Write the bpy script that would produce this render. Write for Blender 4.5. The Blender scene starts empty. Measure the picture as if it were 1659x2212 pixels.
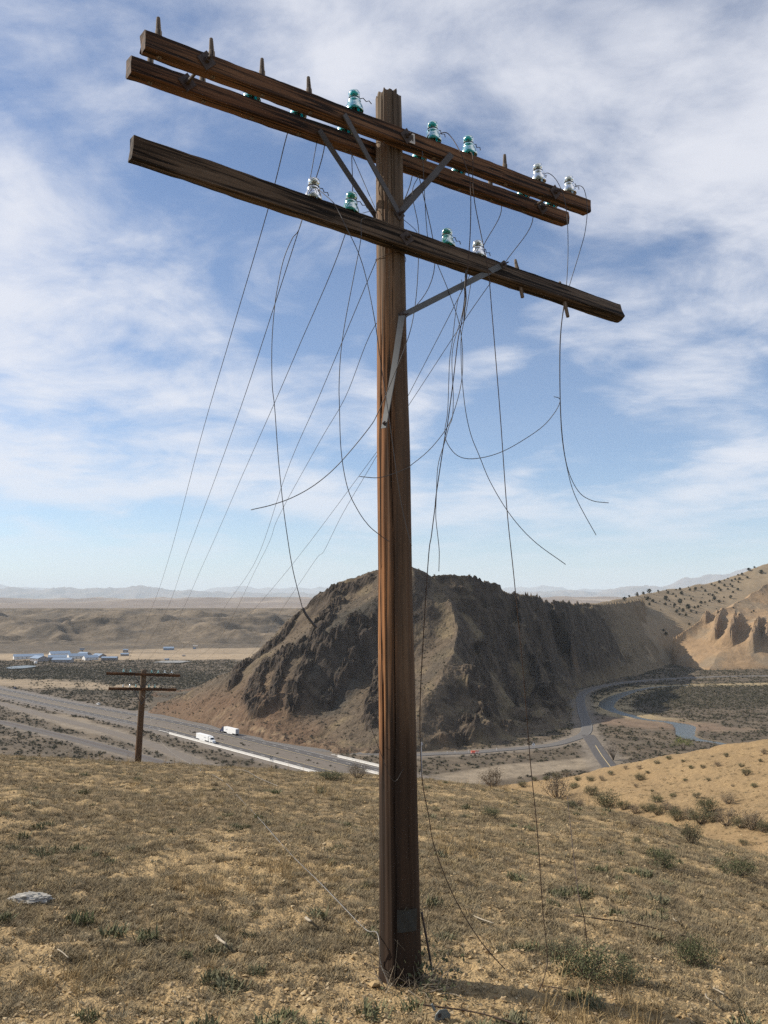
import bpy, bmesh, math, random
import numpy as np
from mathutils import Vector, Matrix, Euler
random.seed(7); rng = np.random.default_rng(7)
scene = bpy.context.scene
COL = scene.collection

# ------------------------------------------------------------------ camera
EZ = 1.887                                   # eye height above the foot of the near pole
PITCH = math.atan((1302 - 1106) / 1853)
cam_d = bpy.data.cameras.new('camera'); cam = bpy.data.objects.new('camera', cam_d); COL.objects.link(cam)
cam_d.sensor_fit = 'VERTICAL'; cam_d.sensor_height = 36; cam_d.lens = 36 * 1853 / 2212
cam_d.clip_start = 0.05; cam_d.clip_end = 200000
cam.location = (0, 0, EZ); cam.rotation_euler = (math.pi / 2 + PITCH, 0, 0)
scene.camera = cam

# ------------------------------------------------------------------ light
SUN_EL, SUN_AZ = math.radians(36), math.radians(-76)      # azimuth clockwise from +Y
sdir = Vector((math.sin(SUN_AZ) * math.cos(SUN_EL), math.cos(SUN_AZ) * math.cos(SUN_EL), math.sin(SUN_EL)))
sun_d = bpy.data.lights.new('sun', 'SUN'); sun = bpy.data.objects.new('sun', sun_d); COL.objects.link(sun)
sun_d.energy = 5.0; sun_d.angle = math.radians(0.6); sun_d.color = (1.0, 0.92, 0.80)
sun.rotation_euler = (-sdir).to_track_quat('-Z', 'Y').to_euler(); sun.location = (-20, 5, 30)

world = bpy.data.worlds.new('World'); scene.world = world; world.use_nodes = True
wt = world.node_tree; wt.nodes.clear()
def W(t, **k):
    n = wt.nodes.new(t)
    for a, b in k.items(): setattr(n, a, b)
    return n
wo = W('ShaderNodeOutputWorld'); bg = W('ShaderNodeBackground')
sky = W('ShaderNodeTexSky', sky_type='NISHITA', sun_disc=False, sun_elevation=SUN_EL, sun_rotation=SUN_AZ % (2 * math.pi),
        altitude=1500, air_density=1.0, dust_density=1.0, ozone_density=1.3)
SKY_STRENGTH = 0.102
bg.inputs['Strength'].default_value = SKY_STRENGTH
tc = W('ShaderNodeTexCoord'); sep = W('ShaderNodeSeparateXYZ'); wt.links.new(tc.outputs['Generated'], sep.inputs[0])
def wm(op, a, b=None, c=None, clamp=False):
    n = W('ShaderNodeMath', operation=op, use_clamp=clamp)
    for i, v in enumerate((a, b, c)):
        if v is None: continue
        if isinstance(v, (int, float)): n.inputs[i].default_value = v
        else: wt.links.new(v, n.inputs[i])
    return n.outputs[0]
zc = wm('ADD', wm('MAXIMUM', sep.outputs[2], 0.0), 0.16)
cmb = W('ShaderNodeCombineXYZ')
wt.links.new(wm('DIVIDE', sep.outputs[0], zc), cmb.inputs[0]); wt.links.new(wm('DIVIDE', sep.outputs[1], zc), cmb.inputs[1])
def wnoise(scale, detail, rough, dist, loc, sc=(1, 1, 1), rot=0.0):
    mp = W('ShaderNodeMapping'); mp.inputs['Location'].default_value = loc; mp.inputs['Scale'].default_value = sc
    mp.inputs['Rotation'].default_value = (0, 0, rot)
    wt.links.new(cmb.outputs[0], mp.inputs[0])
    n = W('ShaderNodeTexNoise'); n.inputs['Scale'].default_value = scale; n.inputs['Detail'].default_value = detail
    n.inputs['Roughness'].default_value = rough; n.inputs['Distortion'].default_value = dist
    wt.links.new(mp.outputs[0], n.inputs['Vector']); return n.outputs[0]
def wramp(v, a, b):
    n = W('ShaderNodeMapRange', interpolation_type='SMOOTHSTEP'); n.inputs[1].default_value = a; n.inputs[2].default_value = b
    wt.links.new(v, n.inputs[0]); return n.outputs[0]
big = wnoise(1.15, 3, 0.5, 0.4, (2.2, 3.9, 0), rot=0.5)
wisp = wnoise(2.6, 10, 0.60, 0.45, (7.7, 6.1, 1), (0.92, 1.08, 1), rot=0.7)
fine = wnoise(9.0, 8, 0.6, 0.6, (5.3, 2.2, 1), (0.95, 1.05, 1), rot=0.7)
dens = wm('ADD', wm('MULTIPLY', big, 0.62), wm('ADD', wm('MULTIPLY', wisp, 0.42), wm('MULTIPLY', fine, 0.10)))
cover = wm('MULTIPLY', wm('MULTIPLY', wramp(dens, 0.475, 0.69), wramp(sep.outputs[2], -0.02, 0.16)), 0.86)
veil = wm('MULTIPLY', wramp(wnoise(0.8, 4, 0.5, 0.2, (8, 1, 0)), 0.45, 0.75), 0.06)
cloud = wm('MAXIMUM', cover, veil)
mix = W('ShaderNodeMix', data_type='RGBA'); wt.links.new(cloud, mix.inputs['Factor'])
tint = W('ShaderNodeMix', data_type='RGBA', blend_type='MULTIPLY'); tint.inputs['Factor'].default_value = 1.0; tint.inputs['B'].default_value = (0.89, 0.98, 1.09, 1)
wt.links.new(sky.outputs[0], tint.inputs['A']); wt.links.new(tint.outputs['Result'], mix.inputs['A']); mix.inputs['B'].default_value = (6.9, 7.0, 7.5, 1)
wt.links.new(mix.outputs['Result'], bg.inputs['Color']); wt.links.new(bg.outputs[0], wo.inputs[0])

scene.view_settings.view_transform = 'Standard'; scene.view_settings.look = 'None'
scene.view_settings.exposure = 0.3; scene.view_settings.gamma = 1.0; scene.view_settings.use_curve_mapping = False
scene.cycles.use_denoising = False; scene.cycles.use_adaptive_sampling = False; scene.cycles.sample_clamp_indirect = 4.0
scene.cycles.max_bounces = 8; scene.cycles.transmission_bounces = 8; scene.cycles.volume_bounces = 1
scene.cycles.diffuse_bounces = 3; scene.cycles.glossy_bounces = 4

# ------------------------------------------------------------------ projection of photograph points onto real surfaces
F, CX, CY = 1853.0, 829.5, 1106.0
cp, sp = math.cos(PITCH), math.sin(PITCH)
def ray(u, v):
    a = (u - CX) / F; b = (CY - v) / F
    return np.array([a, cp - b * sp, sp + b * cp])
def at_y(u, v, Y):
    r = ray(u, v); return r * (Y / r[1]) + np.array([0, 0, EZ])
def at_z(u, v, Z):
    r = ray(u, v); return r * ((Z - EZ) / r[2]) + np.array([0, 0, EZ])
FLOOR = EZ - 85.0
def floor_pt(u, v): return at_z(u, v, FLOOR)
def crop(x0, y0, s): return lambda x, y: ((x0 + x / s) / 1.47559, (y0 + y / s) / 1.47559)

# ------------------------------------------------------------------ numpy noise
def _h(ix, iy, seed):
    n = (ix.astype(np.int64) * 374761393 + iy.astype(np.int64) * 668265263 + seed * 1442695041) & 0xffffffff
    n = ((n ^ (n >> 13)) * 1274126177) & 0xffffffff
    n = (n ^ (n >> 16)) & 0xffffffff
    n = (n * 2246822519) & 0xffffffff
    return ((n ^ (n >> 15)) & 0xffffff) / float(0x1000000)
def gnoise(x, y, seed=0):
    ix = np.floor(x); iy = np.floor(y); fx = x - ix; fy = y - iy
    ux = fx * fx * fx * (fx * (fx * 6 - 15) + 10); uy = fy * fy * fy * (fy * (fy * 6 - 15) + 10)
    def g(i, j):
        a = _h(ix + i, iy + j, seed) * 2 * np.pi
        return np.cos(a) * (fx - i) + np.sin(a) * (fy - j)
    return ((g(0, 0) * (1 - ux) + g(1, 0) * ux) * (1 - uy) + (g(0, 1) * (1 - ux) + g(1, 1) * ux) * uy) * 1.5
def fbm(x, y, o=4, seed=0, gain=0.5):
    s = 0; a = 1; t = 0
    for i in range(o):
        s = s + a * gnoise(x * 2 ** i + 17.3 * i, y * 2 ** i - 9.1 * i, seed + i); t += a; a *= gain
    return s / t
def ridged(x, y, o=4, seed=0, gain=0.5):
    s = 0; a = 1; t = 0
    for i in range(o):
        n = 1 - np.abs(gnoise(x * 2 ** i + 11.7 * i, y * 2 ** i + 5.3 * i, seed + i)) * 1.6
        s = s + a * n; t += a; a *= gain
    return s / t
def sstep(a, b, x):
    t = np.clip((x - a) / (b - a), 0, 1); return t * t * (3 - 2 * t)
def lerp(a, b, t): return a + (b - a) * t
def mixc(c, d, m): return c * (1 - m[..., None]) + np.asarray(d) * m[..., None]

# ------------------------------------------------------------------ mesh helpers
def mesh_np(name, verts, faces, mat=None, smooth=False, attrs=None):
    me = bpy.data.meshes.new(name); verts = np.asarray(verts, dtype=np.float32).reshape(-1, 3); faces = np.asarray(faces, dtype=np.int32)
    k = faces.shape[1]; me.vertices.add(len(verts)); me.vertices.foreach_set('co', verts.ravel())
    me.loops.add(faces.size); me.loops.foreach_set('vertex_index', faces.ravel())
    me.polygons.add(len(faces)); me.polygons.foreach_set('loop_start', np.arange(0, faces.size, k, dtype=np.int32))
    me.update(calc_edges=True); me.validate()
    me.polygons.foreach_set('use_smooth', np.full(len(me.polygons), smooth, dtype=bool))
    for n, a in (attrs or {}).items():
        a = np.asarray(a, dtype=np.float32)
        if a.ndim == 1:
            at = me.attributes.new(n, 'FLOAT', 'POINT'); at.data.foreach_set('value', a)
        else:
            at = me.attributes.new(n, 'FLOAT_COLOR', 'POINT')
            at.data.foreach_set('color', np.concatenate([a, np.ones((len(a), 1), np.float32)], 1).ravel())
    if mat: me.materials.append(mat)
    return me
def grid_faces(nr, nc):
    i = np.arange(nr * nc).reshape(nr, nc)
    return np.stack([i[:-1, :-1], i[:-1, 1:], i[1:, 1:], i[1:, :-1]], -1).reshape(-1, 4)
def link(name, me, parent=None, loc=None):
    o = bpy.data.objects.new(name, me); COL.objects.link(o)
    if parent: o.parent = parent
    if loc is not None: o.location = loc
    return o
def tag(o, label=None, cat=None, group=None, kind=None):
    if label: o['label'] = label
    if cat: o['category'] = cat
    if group: o['group'] = group
    if kind: o['kind'] = kind
    return o
def empty(name, loc, rz=0.0, rot=None):
    o = bpy.data.objects.new(name, None); COL.objects.link(o); o.location = loc
    o.rotation_euler = rot if rot else (0, 0, rz); o.empty_display_size = 0.2; return o
def grid_obj(name, X, Y, Z, mat, attrs=None, smooth=True):
    nr, nc = X.shape
    at = {k: (a.reshape(-1) if a.ndim == 2 else a.reshape(-1, 3)) for k, a in (attrs or {}).items()}
    return link(name, mesh_np(name, np.stack([X, Y, Z], -1).reshape(-1, 3), grid_faces(nr, nc), mat, smooth, at))

class MB:
    """collects shapes into one mesh"""
    def __init__(s): s.v = []; s.f = []
    def add(s, vs, fs):
        b = len(s.v); s.v += [tuple(map(float, p)) for p in vs]; s.f += [tuple(b + i for i in f) for f in fs]; return s
    def box(s, x0, x1, y0, y1, z0, z1):
        return s.add([(x0, y0, z0), (x1, y0, z0), (x1, y1, z0), (x0, y1, z0), (x0, y0, z1), (x1, y0, z1), (x1, y1, z1), (x0, y1, z1)],
                     [(0, 3, 2, 1), (4, 5, 6, 7), (0, 1, 5, 4), (1, 2, 6, 5), (2, 3, 7, 6), (3, 0, 4, 7)])
    def prism(s, pts, y0, y1):
        n = len(pts); vs = [(x, y0, z) for x, z in pts] + [(x, y1, z) for x, z in pts]
        fs = [tuple(range(n)), tuple(range(2 * n - 1, n - 1, -1))] + [(i, n + i, n + (i + 1) % n, (i + 1) % n) for i in range(n)]
        return s.add(vs, fs)
    def cyl(s, p, q, r0, r1=None, n=10, caps=True):
        p, q = Vector(p), Vector(q); r1 = r0 if r1 is None else r1
        d = (q - p).normalized(); a = d.orthogonal().normalized(); b = d.cross(a)
        vs = [p + (a * math.cos(t) + b * math.sin(t)) * r0 for t in [2 * math.pi * i / n for i in range(n)]]
        vs += [q + (a * math.cos(t) + b * math.sin(t)) * r1 for t in [2 * math.pi * i / n for i in range(n)]]
        fs = [(i, (i + 1) % n, n + (i + 1) % n, n + i) for i in range(n)]
        if caps: fs += [tuple(range(n - 1, -1, -1)), tuple(range(n, 2 * n))]
        return s.add(vs, fs)
    def tube(s, pts, r, n=5, r_end=None):
        pts = [Vector(p) for p in pts]; m = len(pts); b0 = len(s.v); prev = None; vs = []; fs = []
        for i, p in enumerate(pts):
            d = (pts[min(i + 1, m - 1)] - pts[max(i - 1, 0)])
            d = d.normalized() if d.length > 1e-9 else Vector((0, 0, 1))
            a = (prev - d * prev.dot(d)) if prev is not None else d.orthogonal()
            a = a.normalized() if a.length > 1e-6 else d.orthogonal().normalized(); prev = a; b = d.cross(a)
            rr = r if r_end is None else r + (r_end - r) * i / max(1, m - 1)
            vs += [p + (a * math.cos(2 * math.pi * k / n) + b * math.sin(2 * math.pi * k / n)) * rr for k in range(n)]
        for i in range(m - 1):
            for k in range(n): fs.append((i * n + k, i * n + (k + 1) % n, (i + 1) * n + (k + 1) % n, (i + 1) * n + k))
        fs += [tuple(range(n - 1, -1, -1)), tuple((m - 1) * n + k for k in range(n))]
        return s.add(vs, fs)
    def lathe(s, prof, n=20, c=(0, 0, 0)):
        vs = []; fs = []; m = len(prof)
        for r, z in prof: vs += [(c[0] + r * math.cos(2 * math.pi * k / n), c[1] + r * math.sin(2 * math.pi * k / n), c[2] + z) for k in range(n)]
        for i in range(m - 1):
            for k in range(n): fs.append((i * n + k, i * n + (k + 1) % n, (i + 1) * n + (k + 1) % n, (i + 1) * n + k))
        return s.add(vs, fs)
    def mesh(s, name, mat, smooth=False):
        me = bpy.data.meshes.new(name); me.from_pydata(s.v, [], s.f); me.validate(); me.update()
        if mat: me.materials.append(mat)
        if smooth: me.polygons.foreach_set('use_smooth', [True] * len(me.polygons))
        return me
    def build(s, name, mat, parent=None, loc=None, smooth=False):
        return link(name, s.mesh(name, mat, smooth), parent, loc)
def spline(pts, step=6):
    """Catmull-Rom through the points"""
    P = [np.asarray(p, float) for p in pts]; P = [2 * P[0] - P[1]] + P + [2 * P[-1] - P[-2]]; out = []
    for i in range(1, len(P) - 2):
        a, b, c, d = P[i - 1:i + 3]
        for k in range(step):
            t = k / step
            out.append(0.5 * (2 * b + (c - a) * t + (2 * a - 5 * b + 4 * c - d) * t * t + (3 * b - a - 3 * c + d) * t ** 3))
    out.append(P[-2]); return out

# ------------------------------------------------------------------ material helpers
class NT:
    def __init__(s, name):
        s.m = bpy.data.materials.new(name); s.m.use_nodes = True; s.t = s.m.node_tree
        s.b = s.t.nodes['Principled BSDF']
    def n(s, t, **k):
        x = s.t.nodes.new(t)
        for a, b in k.items(): setattr(x, a, b)
        return x
    def l(s, a, b): s.t.links.new(a, b)
    def put(s, sock, v):
        if v is None: return
        if isinstance(v, bpy.types.NodeSocket): s.l(v, sock)
        elif isinstance(v, (tuple, list)) and len(v) == 3 and sock.type == 'RGBA': sock.default_value = (*v, 1)
        else: sock.default_value = v
    def math(s, op, a, b=None, clamp=False):
        x = s.n('ShaderNodeMath', operation=op, use_clamp=clamp); s.put(x.inputs[0], a); s.put(x.inputs[1], b); return x.outputs[0]
    def coord(s, kind='Object', scale=(1, 1, 1), loc=(0, 0, 0), rot=(0, 0, 0)):
        c = s.n('ShaderNodeTexCoord'); mp = s.n('ShaderNodeMapping')
        mp.inputs['Scale'].default_value = scale; mp.inputs['Location'].default_value = loc; mp.inputs['Rotation'].default_value = rot
        s.l(c.outputs[kind], mp.inputs[0]); return mp.outputs[0]
    def noise(s, vec, scale, detail=4, rough=0.55, dist=0.0):
        x = s.n('ShaderNodeTexNoise'); s.put(x.inputs['Vector'], vec); x.inputs['Scale'].default_value = scale
        x.inputs['Detail'].default_value = detail; x.inputs['Roughness'].default_value = rough; x.inputs['Distortion'].default_value = dist
        return x.outputs[0]
    def voro(s, vec, scale, feat='F1', out='Distance'):
        x = s.n('ShaderNodeTexVoronoi', feature=feat); s.put(x.inputs['Vector'], vec); x.inputs['Scale'].default_value = scale; return x.outputs[out]
    def ramp(s, fac, stops):
        x = s.n('ShaderNodeValToRGB'); e = x.color_ramp.elements
        while len(e) < len(stops): e.new(0.5)
        for i, (p, c) in enumerate(stops): e[i].position = p; e[i].color = (*c, 1) if isinstance(c, tuple) else (c, c, c, 1)
        s.put(x.inputs[0], fac); return x.outputs[0]
    def mr(s, v, a, b, c=0.0, d=1.0):
        x = s.n('ShaderNodeMapRange', interpolation_type='SMOOTHSTEP')
        for i, k in zip((1, 2, 3, 4), (a, b, c, d)): x.inputs[i].default_value = k
        s.put(x.inputs[0], v); return x.outputs[0]
    def mix(s, f, a, b, mode='MIX'):
        x = s.n('ShaderNodeMix', data_type='RGBA', blend_type=mode); s.put(x.inputs['Factor'], f); s.put(x.inputs['A'], a); s.put(x.inputs['B'], b)
        return x.outputs['Result']
    def attr(s, name, out='Color'): return s.n('ShaderNodeAttribute', attribute_name=name).outputs[out]
    def rnd(s): return s.n('ShaderNodeObjectInfo').outputs['Random']
    def bump(s, h, strength, dist=0.02, normal=None):
        x = s.n('ShaderNodeBump'); x.inputs['Strength'].default_value = strength; x.inputs['Distance'].default_value = dist
        s.put(x.inputs['Height'], h)
        if normal is not None: s.l(normal, x.inputs['Normal'])
        return x.outputs[0]
    def out(s, col=None, rough=0.9, normal=None, **k):
        s.put(s.b.inputs['Base Color'], col); s.put(s.b.inputs['Roughness'], rough)
        if normal is not None: s.l(normal, s.b.inputs['Normal'])
        for a, v in k.items(): s.put(s.b.inputs[a.replace('_', ' ')], v)
        return s.m
def plain(name, col, rough=0.7, metal=0.0, var=0.25, scale=4.0):
    t = NT(name); v = t.coord('Object'); n = t.noise(v, scale, 5, 0.6)
    c = t.mix(n, tuple(x * (1 - var) for x in col), tuple(min(1, x * (1 + var)) for x in col))
    return t.out(c, rough, Metallic=metal)

def terrain_mat(name, tex_scale, amt=0.35, bump_d=0.3, bump_s=0.5, detail=8):
    """albedo from the painted vertex colour, broken up by noise in world position"""
    t = NT(name); g = t.n('ShaderNodeNewGeometry').outputs['Position']
    n1 = t.noise(g, tex_scale, detail, 0.65); n2 = t.noise(g, tex_scale * 6.3, 6, 0.6)
    k = t.math('ADD', t.math('MULTIPLY', t.math('SUBTRACT', n1, 0.5), amt * 2.6), t.math('MULTIPLY', t.math('SUBTRACT', n2, 0.5), amt * 2.6))
    c = t.mix(1.0, t.attr('Col'), t.math('ADD', k, 1.0), 'MULTIPLY')
    nb = t.bump(t.math('ADD', n1, t.math('MULTIPLY', n2, 0.4)), bump_s, bump_d)
    return t.out(c, 0.95, nb, Specular_IOR_Level=0.15)

# ================================================================== TERRAIN
def poly_dist(X, Y, P):
    """distance to polyline P (n,2) and arc parameter"""
    best = np.full(X.shape, 1e9); par = np.zeros(X.shape); acc = 0.0
    for (x0, y0), (x1, y1) in zip(P[:-1], P[1:]):
        dx, dy = x1 - x0, y1 - y0; L = math.hypot(dx, dy)
        t = np.clip(((X - x0) * dx + (Y - y0) * dy) / (L * L), 0, 1)
        d = np.hypot(X - x0 - t * dx, Y - y0 - t * dy); m = d < best
        best = np.where(m, d, best); par = np.where(m, acc + t * L, par); acc += L
    return best, par
def inside(X, Y, P):
    r = np.zeros(X.shape, bool); n = len(P)
    for i in range(n):
        x0, y0 = P[i]; x1, y1 = P[(i + 1) % n]
        c = ((y0 > Y) != (y1 > Y)) & (X < (x1 - x0) * (Y - y0) / (y1 - y0 + 1e-12) + x0); r ^= c
    return r

# ---- the near slope (heights relative to the foot of the pole)
def near_slope(x, y):
    x = np.asarray(x, float); y = np.asarray(y, float)
    yp = np.maximum(y, 0); yq = np.minimum(yp, 62)
    A = -1.55 - 0.062 * np.maximum(y, -6) - 0.0029 * yq ** 2 - 0.32 * np.maximum(yp - 62, 0)
    A = A - 0.030 * np.minimum(np.maximum(yp - 26, 0), 40) ** 1.5
    xl = np.clip(x, -60, 0); xr = np.minimum(np.maximum(x, 0), 10)
    A = A - 0.05 * xl - 0.05 * np.clip(x, 0, 60) - 0.02 * xr ** 2 - 0.4 * np.maximum(x - 10, 0)
    dx, dy = x - 18.2, y - 42.0
    s1 = 0.82 * dx - 0.57 * dy; s2 = -0.57 * dx - 0.82 * dy
    B = -6.52 + 0.268 * np.clip(s1, -40, 22) - 0.06 * np.maximum(s2, 0) - 0.45 * np.maximum(-s2, 0)
    B = B + 0.35 * fbm(x / 7, y / 7, 3, 91)
    k = 0.8; h = np.clip(0.5 + 0.5 * (B - A) / k, 0, 1)
    Hh = A * (1 - h) + B * h + k * h * (1 - h)
    Hh = Hh + 0.10 * fbm(x / 3.1, y / 3.1, 3, 5) * sstep(0.5, 4, np.hypot(x, y - 4.5)) + 0.05 * fbm(x / 0.9, y / 0.9, 2, 8) * sstep(0.3, 2, np.hypot(x, y - 4.5))
    Hh = Hh - 0.06 * np.exp(-((x - 0.1) ** 2 + (y - 4.55) ** 2) / 2.0) * 0
    return np.maximum(Hh + EZ, FLOOR - 3.0)
OFF0 = float(near_slope(0.085, 4.55))
def G(x, y): return near_slope(x, y) - OFF0 * np.exp(-((np.asarray(x) - 0.085) ** 2 + (np.asarray(y) - 4.55) ** 2) / 60.0)
def disp(x, y, bare):
    return sstep(0.05, 0.4, np.hypot(x - 0.085, y - 4.55) - 0.1) * (0.034 * fbm(x / 0.22, y / 0.22, 3, 51) + 0.014 * ridged(x / 0.07, y / 0.07, 2, 55) * (0.5 + bare) - 0.008
            + 0.035 * (ridged(x / 0.5, y / 0.5, 2, 59) - 0.6) * (1 - bare) * 0.5)
def GD(x, y): return G(x, y) + disp(x, y, soil_masks(x, y)[0])
def ground_hit(u, v):
    r = ray(u, v); t = np.linspace(1.0, 90, 9000); z = EZ + r[2] * t; g = G(r[0] * t, r[1] * t)
    k = np.argmax(z < g); return np.array([r[0] * t[k], r[1] * t[k], g[k]])

def soil_masks(x, y):
    """bare = yellow gravel showing, orange = the right-hand spur's soil, green = fresh growth"""
    spur = sstep(-0.5, 1.2, (-6.52 + 0.268 * (0.82 * (x - 18.2) - 0.57 * (y - 42)) - 0.06 * np.maximum(-0.57 * (x - 18.2) - 0.82 * (y - 42), 0)) - (near_slope(x, y) - EZ) + 0.9)
    spur = spur * sstep(4, 8, x + 0.05 * y) * sstep(14, 24, y)
    n = 0.75 * fbm(x / 1.8, y / 1.5, 3, 31) + 0.60 * fbm(x / 0.42, y / 0.30, 3, 37) + 0.70 * fbm(x / 0.12, y / 0.09, 2, 39)
    near = np.exp(-((x - 0.0) ** 2 / 2.4 + (y - 4.0) ** 2 / 0.8)) * 0.75
    bare = sstep(0.02, 0.42, n + near + 0.10 * sstep(-1, 3, x) + 0.08 * sstep(7, 4, y))
    return np.clip(bare, 0, 1), np.clip(spur, 0, 1)

def soil_colour(x, y):
    bare, spur = soil_masks(x, y)
    c = np.broadcast_to(np.array([0.205, 0.150, 0.084]), x.shape + (3,)).copy()
    c = mixc(c, (0.385, 0.275, 0.142), bare * 0.9)
    c = mixc(c, (0.150, 0.120, 0.078), sstep(0.05, 0.5, fbm(x / 0.8, y / 0.8, 4, 44)) * 0.55 * (1 - bare))
    c = mixc(c, (0.285, 0.195, 0.102), spur * (0.65 + 0.35 * np.clip(fbm(x / 2.5, y / 2.5, 3, 3) + 0.5, 0, 1)))
    return c

tm_near = NT('dry_soil_material')
g_ = tm_near.n('ShaderNodeNewGeometry').outputs['Position']
n1 = tm_near.noise(g_, 9, 10, 0.68); n2 = tm_near.noise(g_, 55, 6, 0.6); v1 = tm_near.voro(g_, 34); v2 = tm_near.voro(g_, 80, out='Color')
k_ = tm_near.math('ADD', tm_near.math('MULTIPLY', n1, 1.5), tm_near.math('MULTIPLY', n2, 0.9))
c_ = tm_near.mix(1.0, tm_near.attr('Col'), tm_near.math('ADD', tm_near.math('MULTIPLY', tm_near.math('SUBTRACT', k_, 1.2), 1.0), 1.0), 'MULTIPLY')
c_ = tm_near.mix(tm_near.mr(v1, 0.10, 0.0, 0, 0.55), c_, (0.47, 0.34, 0.17))
peb = tm_near.voro(g_, 60)
nb_ = tm_near.bump(tm_near.math('ADD', tm_near.math('SUBTRACT', n1, tm_near.math('MULTIPLY', peb, 0.35)), tm_near.math('MULTIPLY', n2, 0.35)), 0.9, 0.03)
M_SOIL = tm_near.out(c_, 0.97, nb_, Specular_IOR_Level=0.1)

# fine fan of ground in front of the camera, coarse sheet around and below
ang = np.radians(np.linspace(-40, 40, 620)); rr = np.geomspace(1.6, 90, 520)
R_, A_ = np.meshgrid(rr, ang, indexing='ij'); X = R_ * np.sin(A_); Y = R_ * np.cos(A_)
fade = sstep(0.05, 0.4, np.hypot(X - 0.085, Y - 4.55) - 0.1)
bare, spur = soil_masks(X, Y)
Z = G(X, Y) + disp(X, Y, bare)
Z[-1] -= 0.6; Z[:, 0] -= 0.6; Z[:, -1] -= 0.6
near = grid_obj('hillside', X, Y, Z, M_SOIL, {'Col': soil_colour(X, Y)}); tag(near, 'dry stony hillside the near pole stands on', kind='structure')
xs = np.concatenate([np.linspace(-260, -40, 40), np.linspace(-37, 45, 120), np.linspace(48, 300, 50)])
ys = np.concatenate([np.linspace(-120, -6, 30), np.linspace(-4, 90, 110), np.linspace(93, 330, 60)])
X, Y = np.meshgrid(xs, ys); Z = G(X, Y) - 0.12 - 0.30 * sstep(14, 30, Y) * sstep(92, 80, Y)
Z = Z - 3.0 * sstep(200, 290, Y) - 0.5 * sstep(-15, -60, Y) * 0
side = grid_obj('lower_hillside', X, Y, Z, M_SOIL, {'Col': soil_colour(X, Y)}); tag(side, 'the same dry slope falling away to the valley', kind='structure')

# ---- far plain under everything
gp = NT('far_plain_material'); pos = gp.n('ShaderNodeNewGeometry').outputs['Position']
gpc = gp.mix(gp.noise(pos, 0.0006, 8, 0.6), (0.17, 0.135, 0.10), (0.30, 0.24, 0.175))
M_PLAIN = gp.out(gpc, 0.95)
gb = MB().add([(-70000, -20000, FLOOR - 4.5), (70000, -20000, FLOOR - 4.5), (70000, 70000, FLOOR - 4.5), (-70000, 70000, FLOOR - 4.5)], [(0, 1, 2, 3)])
tag(gb.build('ground', M_PLAIN), 'dusty plain reaching to the horizon', kind='structure')

# ---- roads and river in plan
cA, cB, cC, cD, cE = crop(0, 2180, 2.676), crop(580, 2300, 6.9125), crop(800, 2340, 3.7705), crop(1300, 2300, 3.6065), crop(1780, 2120, 2.4835)
B0 = np.array([-138.62, 569.25]); DV = np.array([0.63088, -0.77588]); NV = np.array([0.77588, 0.63088])
def hw(s, o):
    sh = 0.07 * min(0.0, s + 20) if s > -60 else 0.07 * (s + 20)
    return B0 + DV * s + NV * (o + sh)
S_ = list(np.linspace(-900, -60, 30)) + list(np.linspace(-50, 330, 24))
near_cw = [hw(s, 4.7) for s in S_]; far_cw = [hw(s, 27.6 - (6.0 * min(1.0, max(0.0, (-60 - s) / 150)))) for s in S_]
frontage = [floor_pt(*cA(*p))[:2] for p in ((-500, 60), (0, 170), (400, 278), (800, 375), (1190, 490), (1500, 600), (1750, 700))]
railway = [floor_pt(*cA(*p))[:2] for p in ((-500, 240), (0, 330), (200, 375), (500, 445), (800, 520), (1100, 600), (1400, 690))]
side_road = [floor_pt(*cA(*p))[:2] for p in ((1190, 236), (1659, 322))] + [floor_pt(*cC(*p))[:2] for p in ((0, 42), (300, 115), (600, 168), (850, 197), (1100, 216), (1520, 240))] + \
            [floor_pt(*cD(*p))[:2] for p in ((80, 385), (360, 372), (700, 360), (1000, 335), (1300, 310), (1659, 270))] + \
            [floor_pt(*cE(*p))[:2] for p in ((110, 590), (200, 550), (225, 500), (215, 440), (190, 370), (175, 270), (210, 215), (300, 180), (450, 150), (640, 128), (900, 108), (1200, 95), (1659, 85), (2600, 70))]
branch = [floor_pt(*cE(*p))[:2] for p in ((232, 555), (290, 640), (340, 720), (400, 800), (470, 900))]
river_px = ((2600, 140), (1659, 152), (900, 165), (650, 190), (450, 250), (380, 310), (420, 350), (560, 395), (700, 428), (880, 448), (1000, 480), (1005, 550), (1100, 585), (1270, 612), (1430, 650))
river = [floor_pt(*cE(*p))[:2] for p in river_px]
river = np.array([p[:2] for p in spline([np.array([*p, 0]) for p in river], 6)])
river_w = np.interp(np.linspace(0, 1, len(river)), np.linspace(0, 1, 15), [4, 4, 4, 7, 11, 11, 7, 6, 5, 6, 12, 9, 6, 4, 4])
side_road = np.array([p[:2] for p in spline([np.array([*p, 0]) for p in side_road], 6)])
frontage = np.array([p[:2] for p in spline([np.array([*p, 0]) for p in frontage], 5)])
railway = np.array([p[:2] for p in spline([np.array([*p, 0]) for p in railway], 5)])

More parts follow.
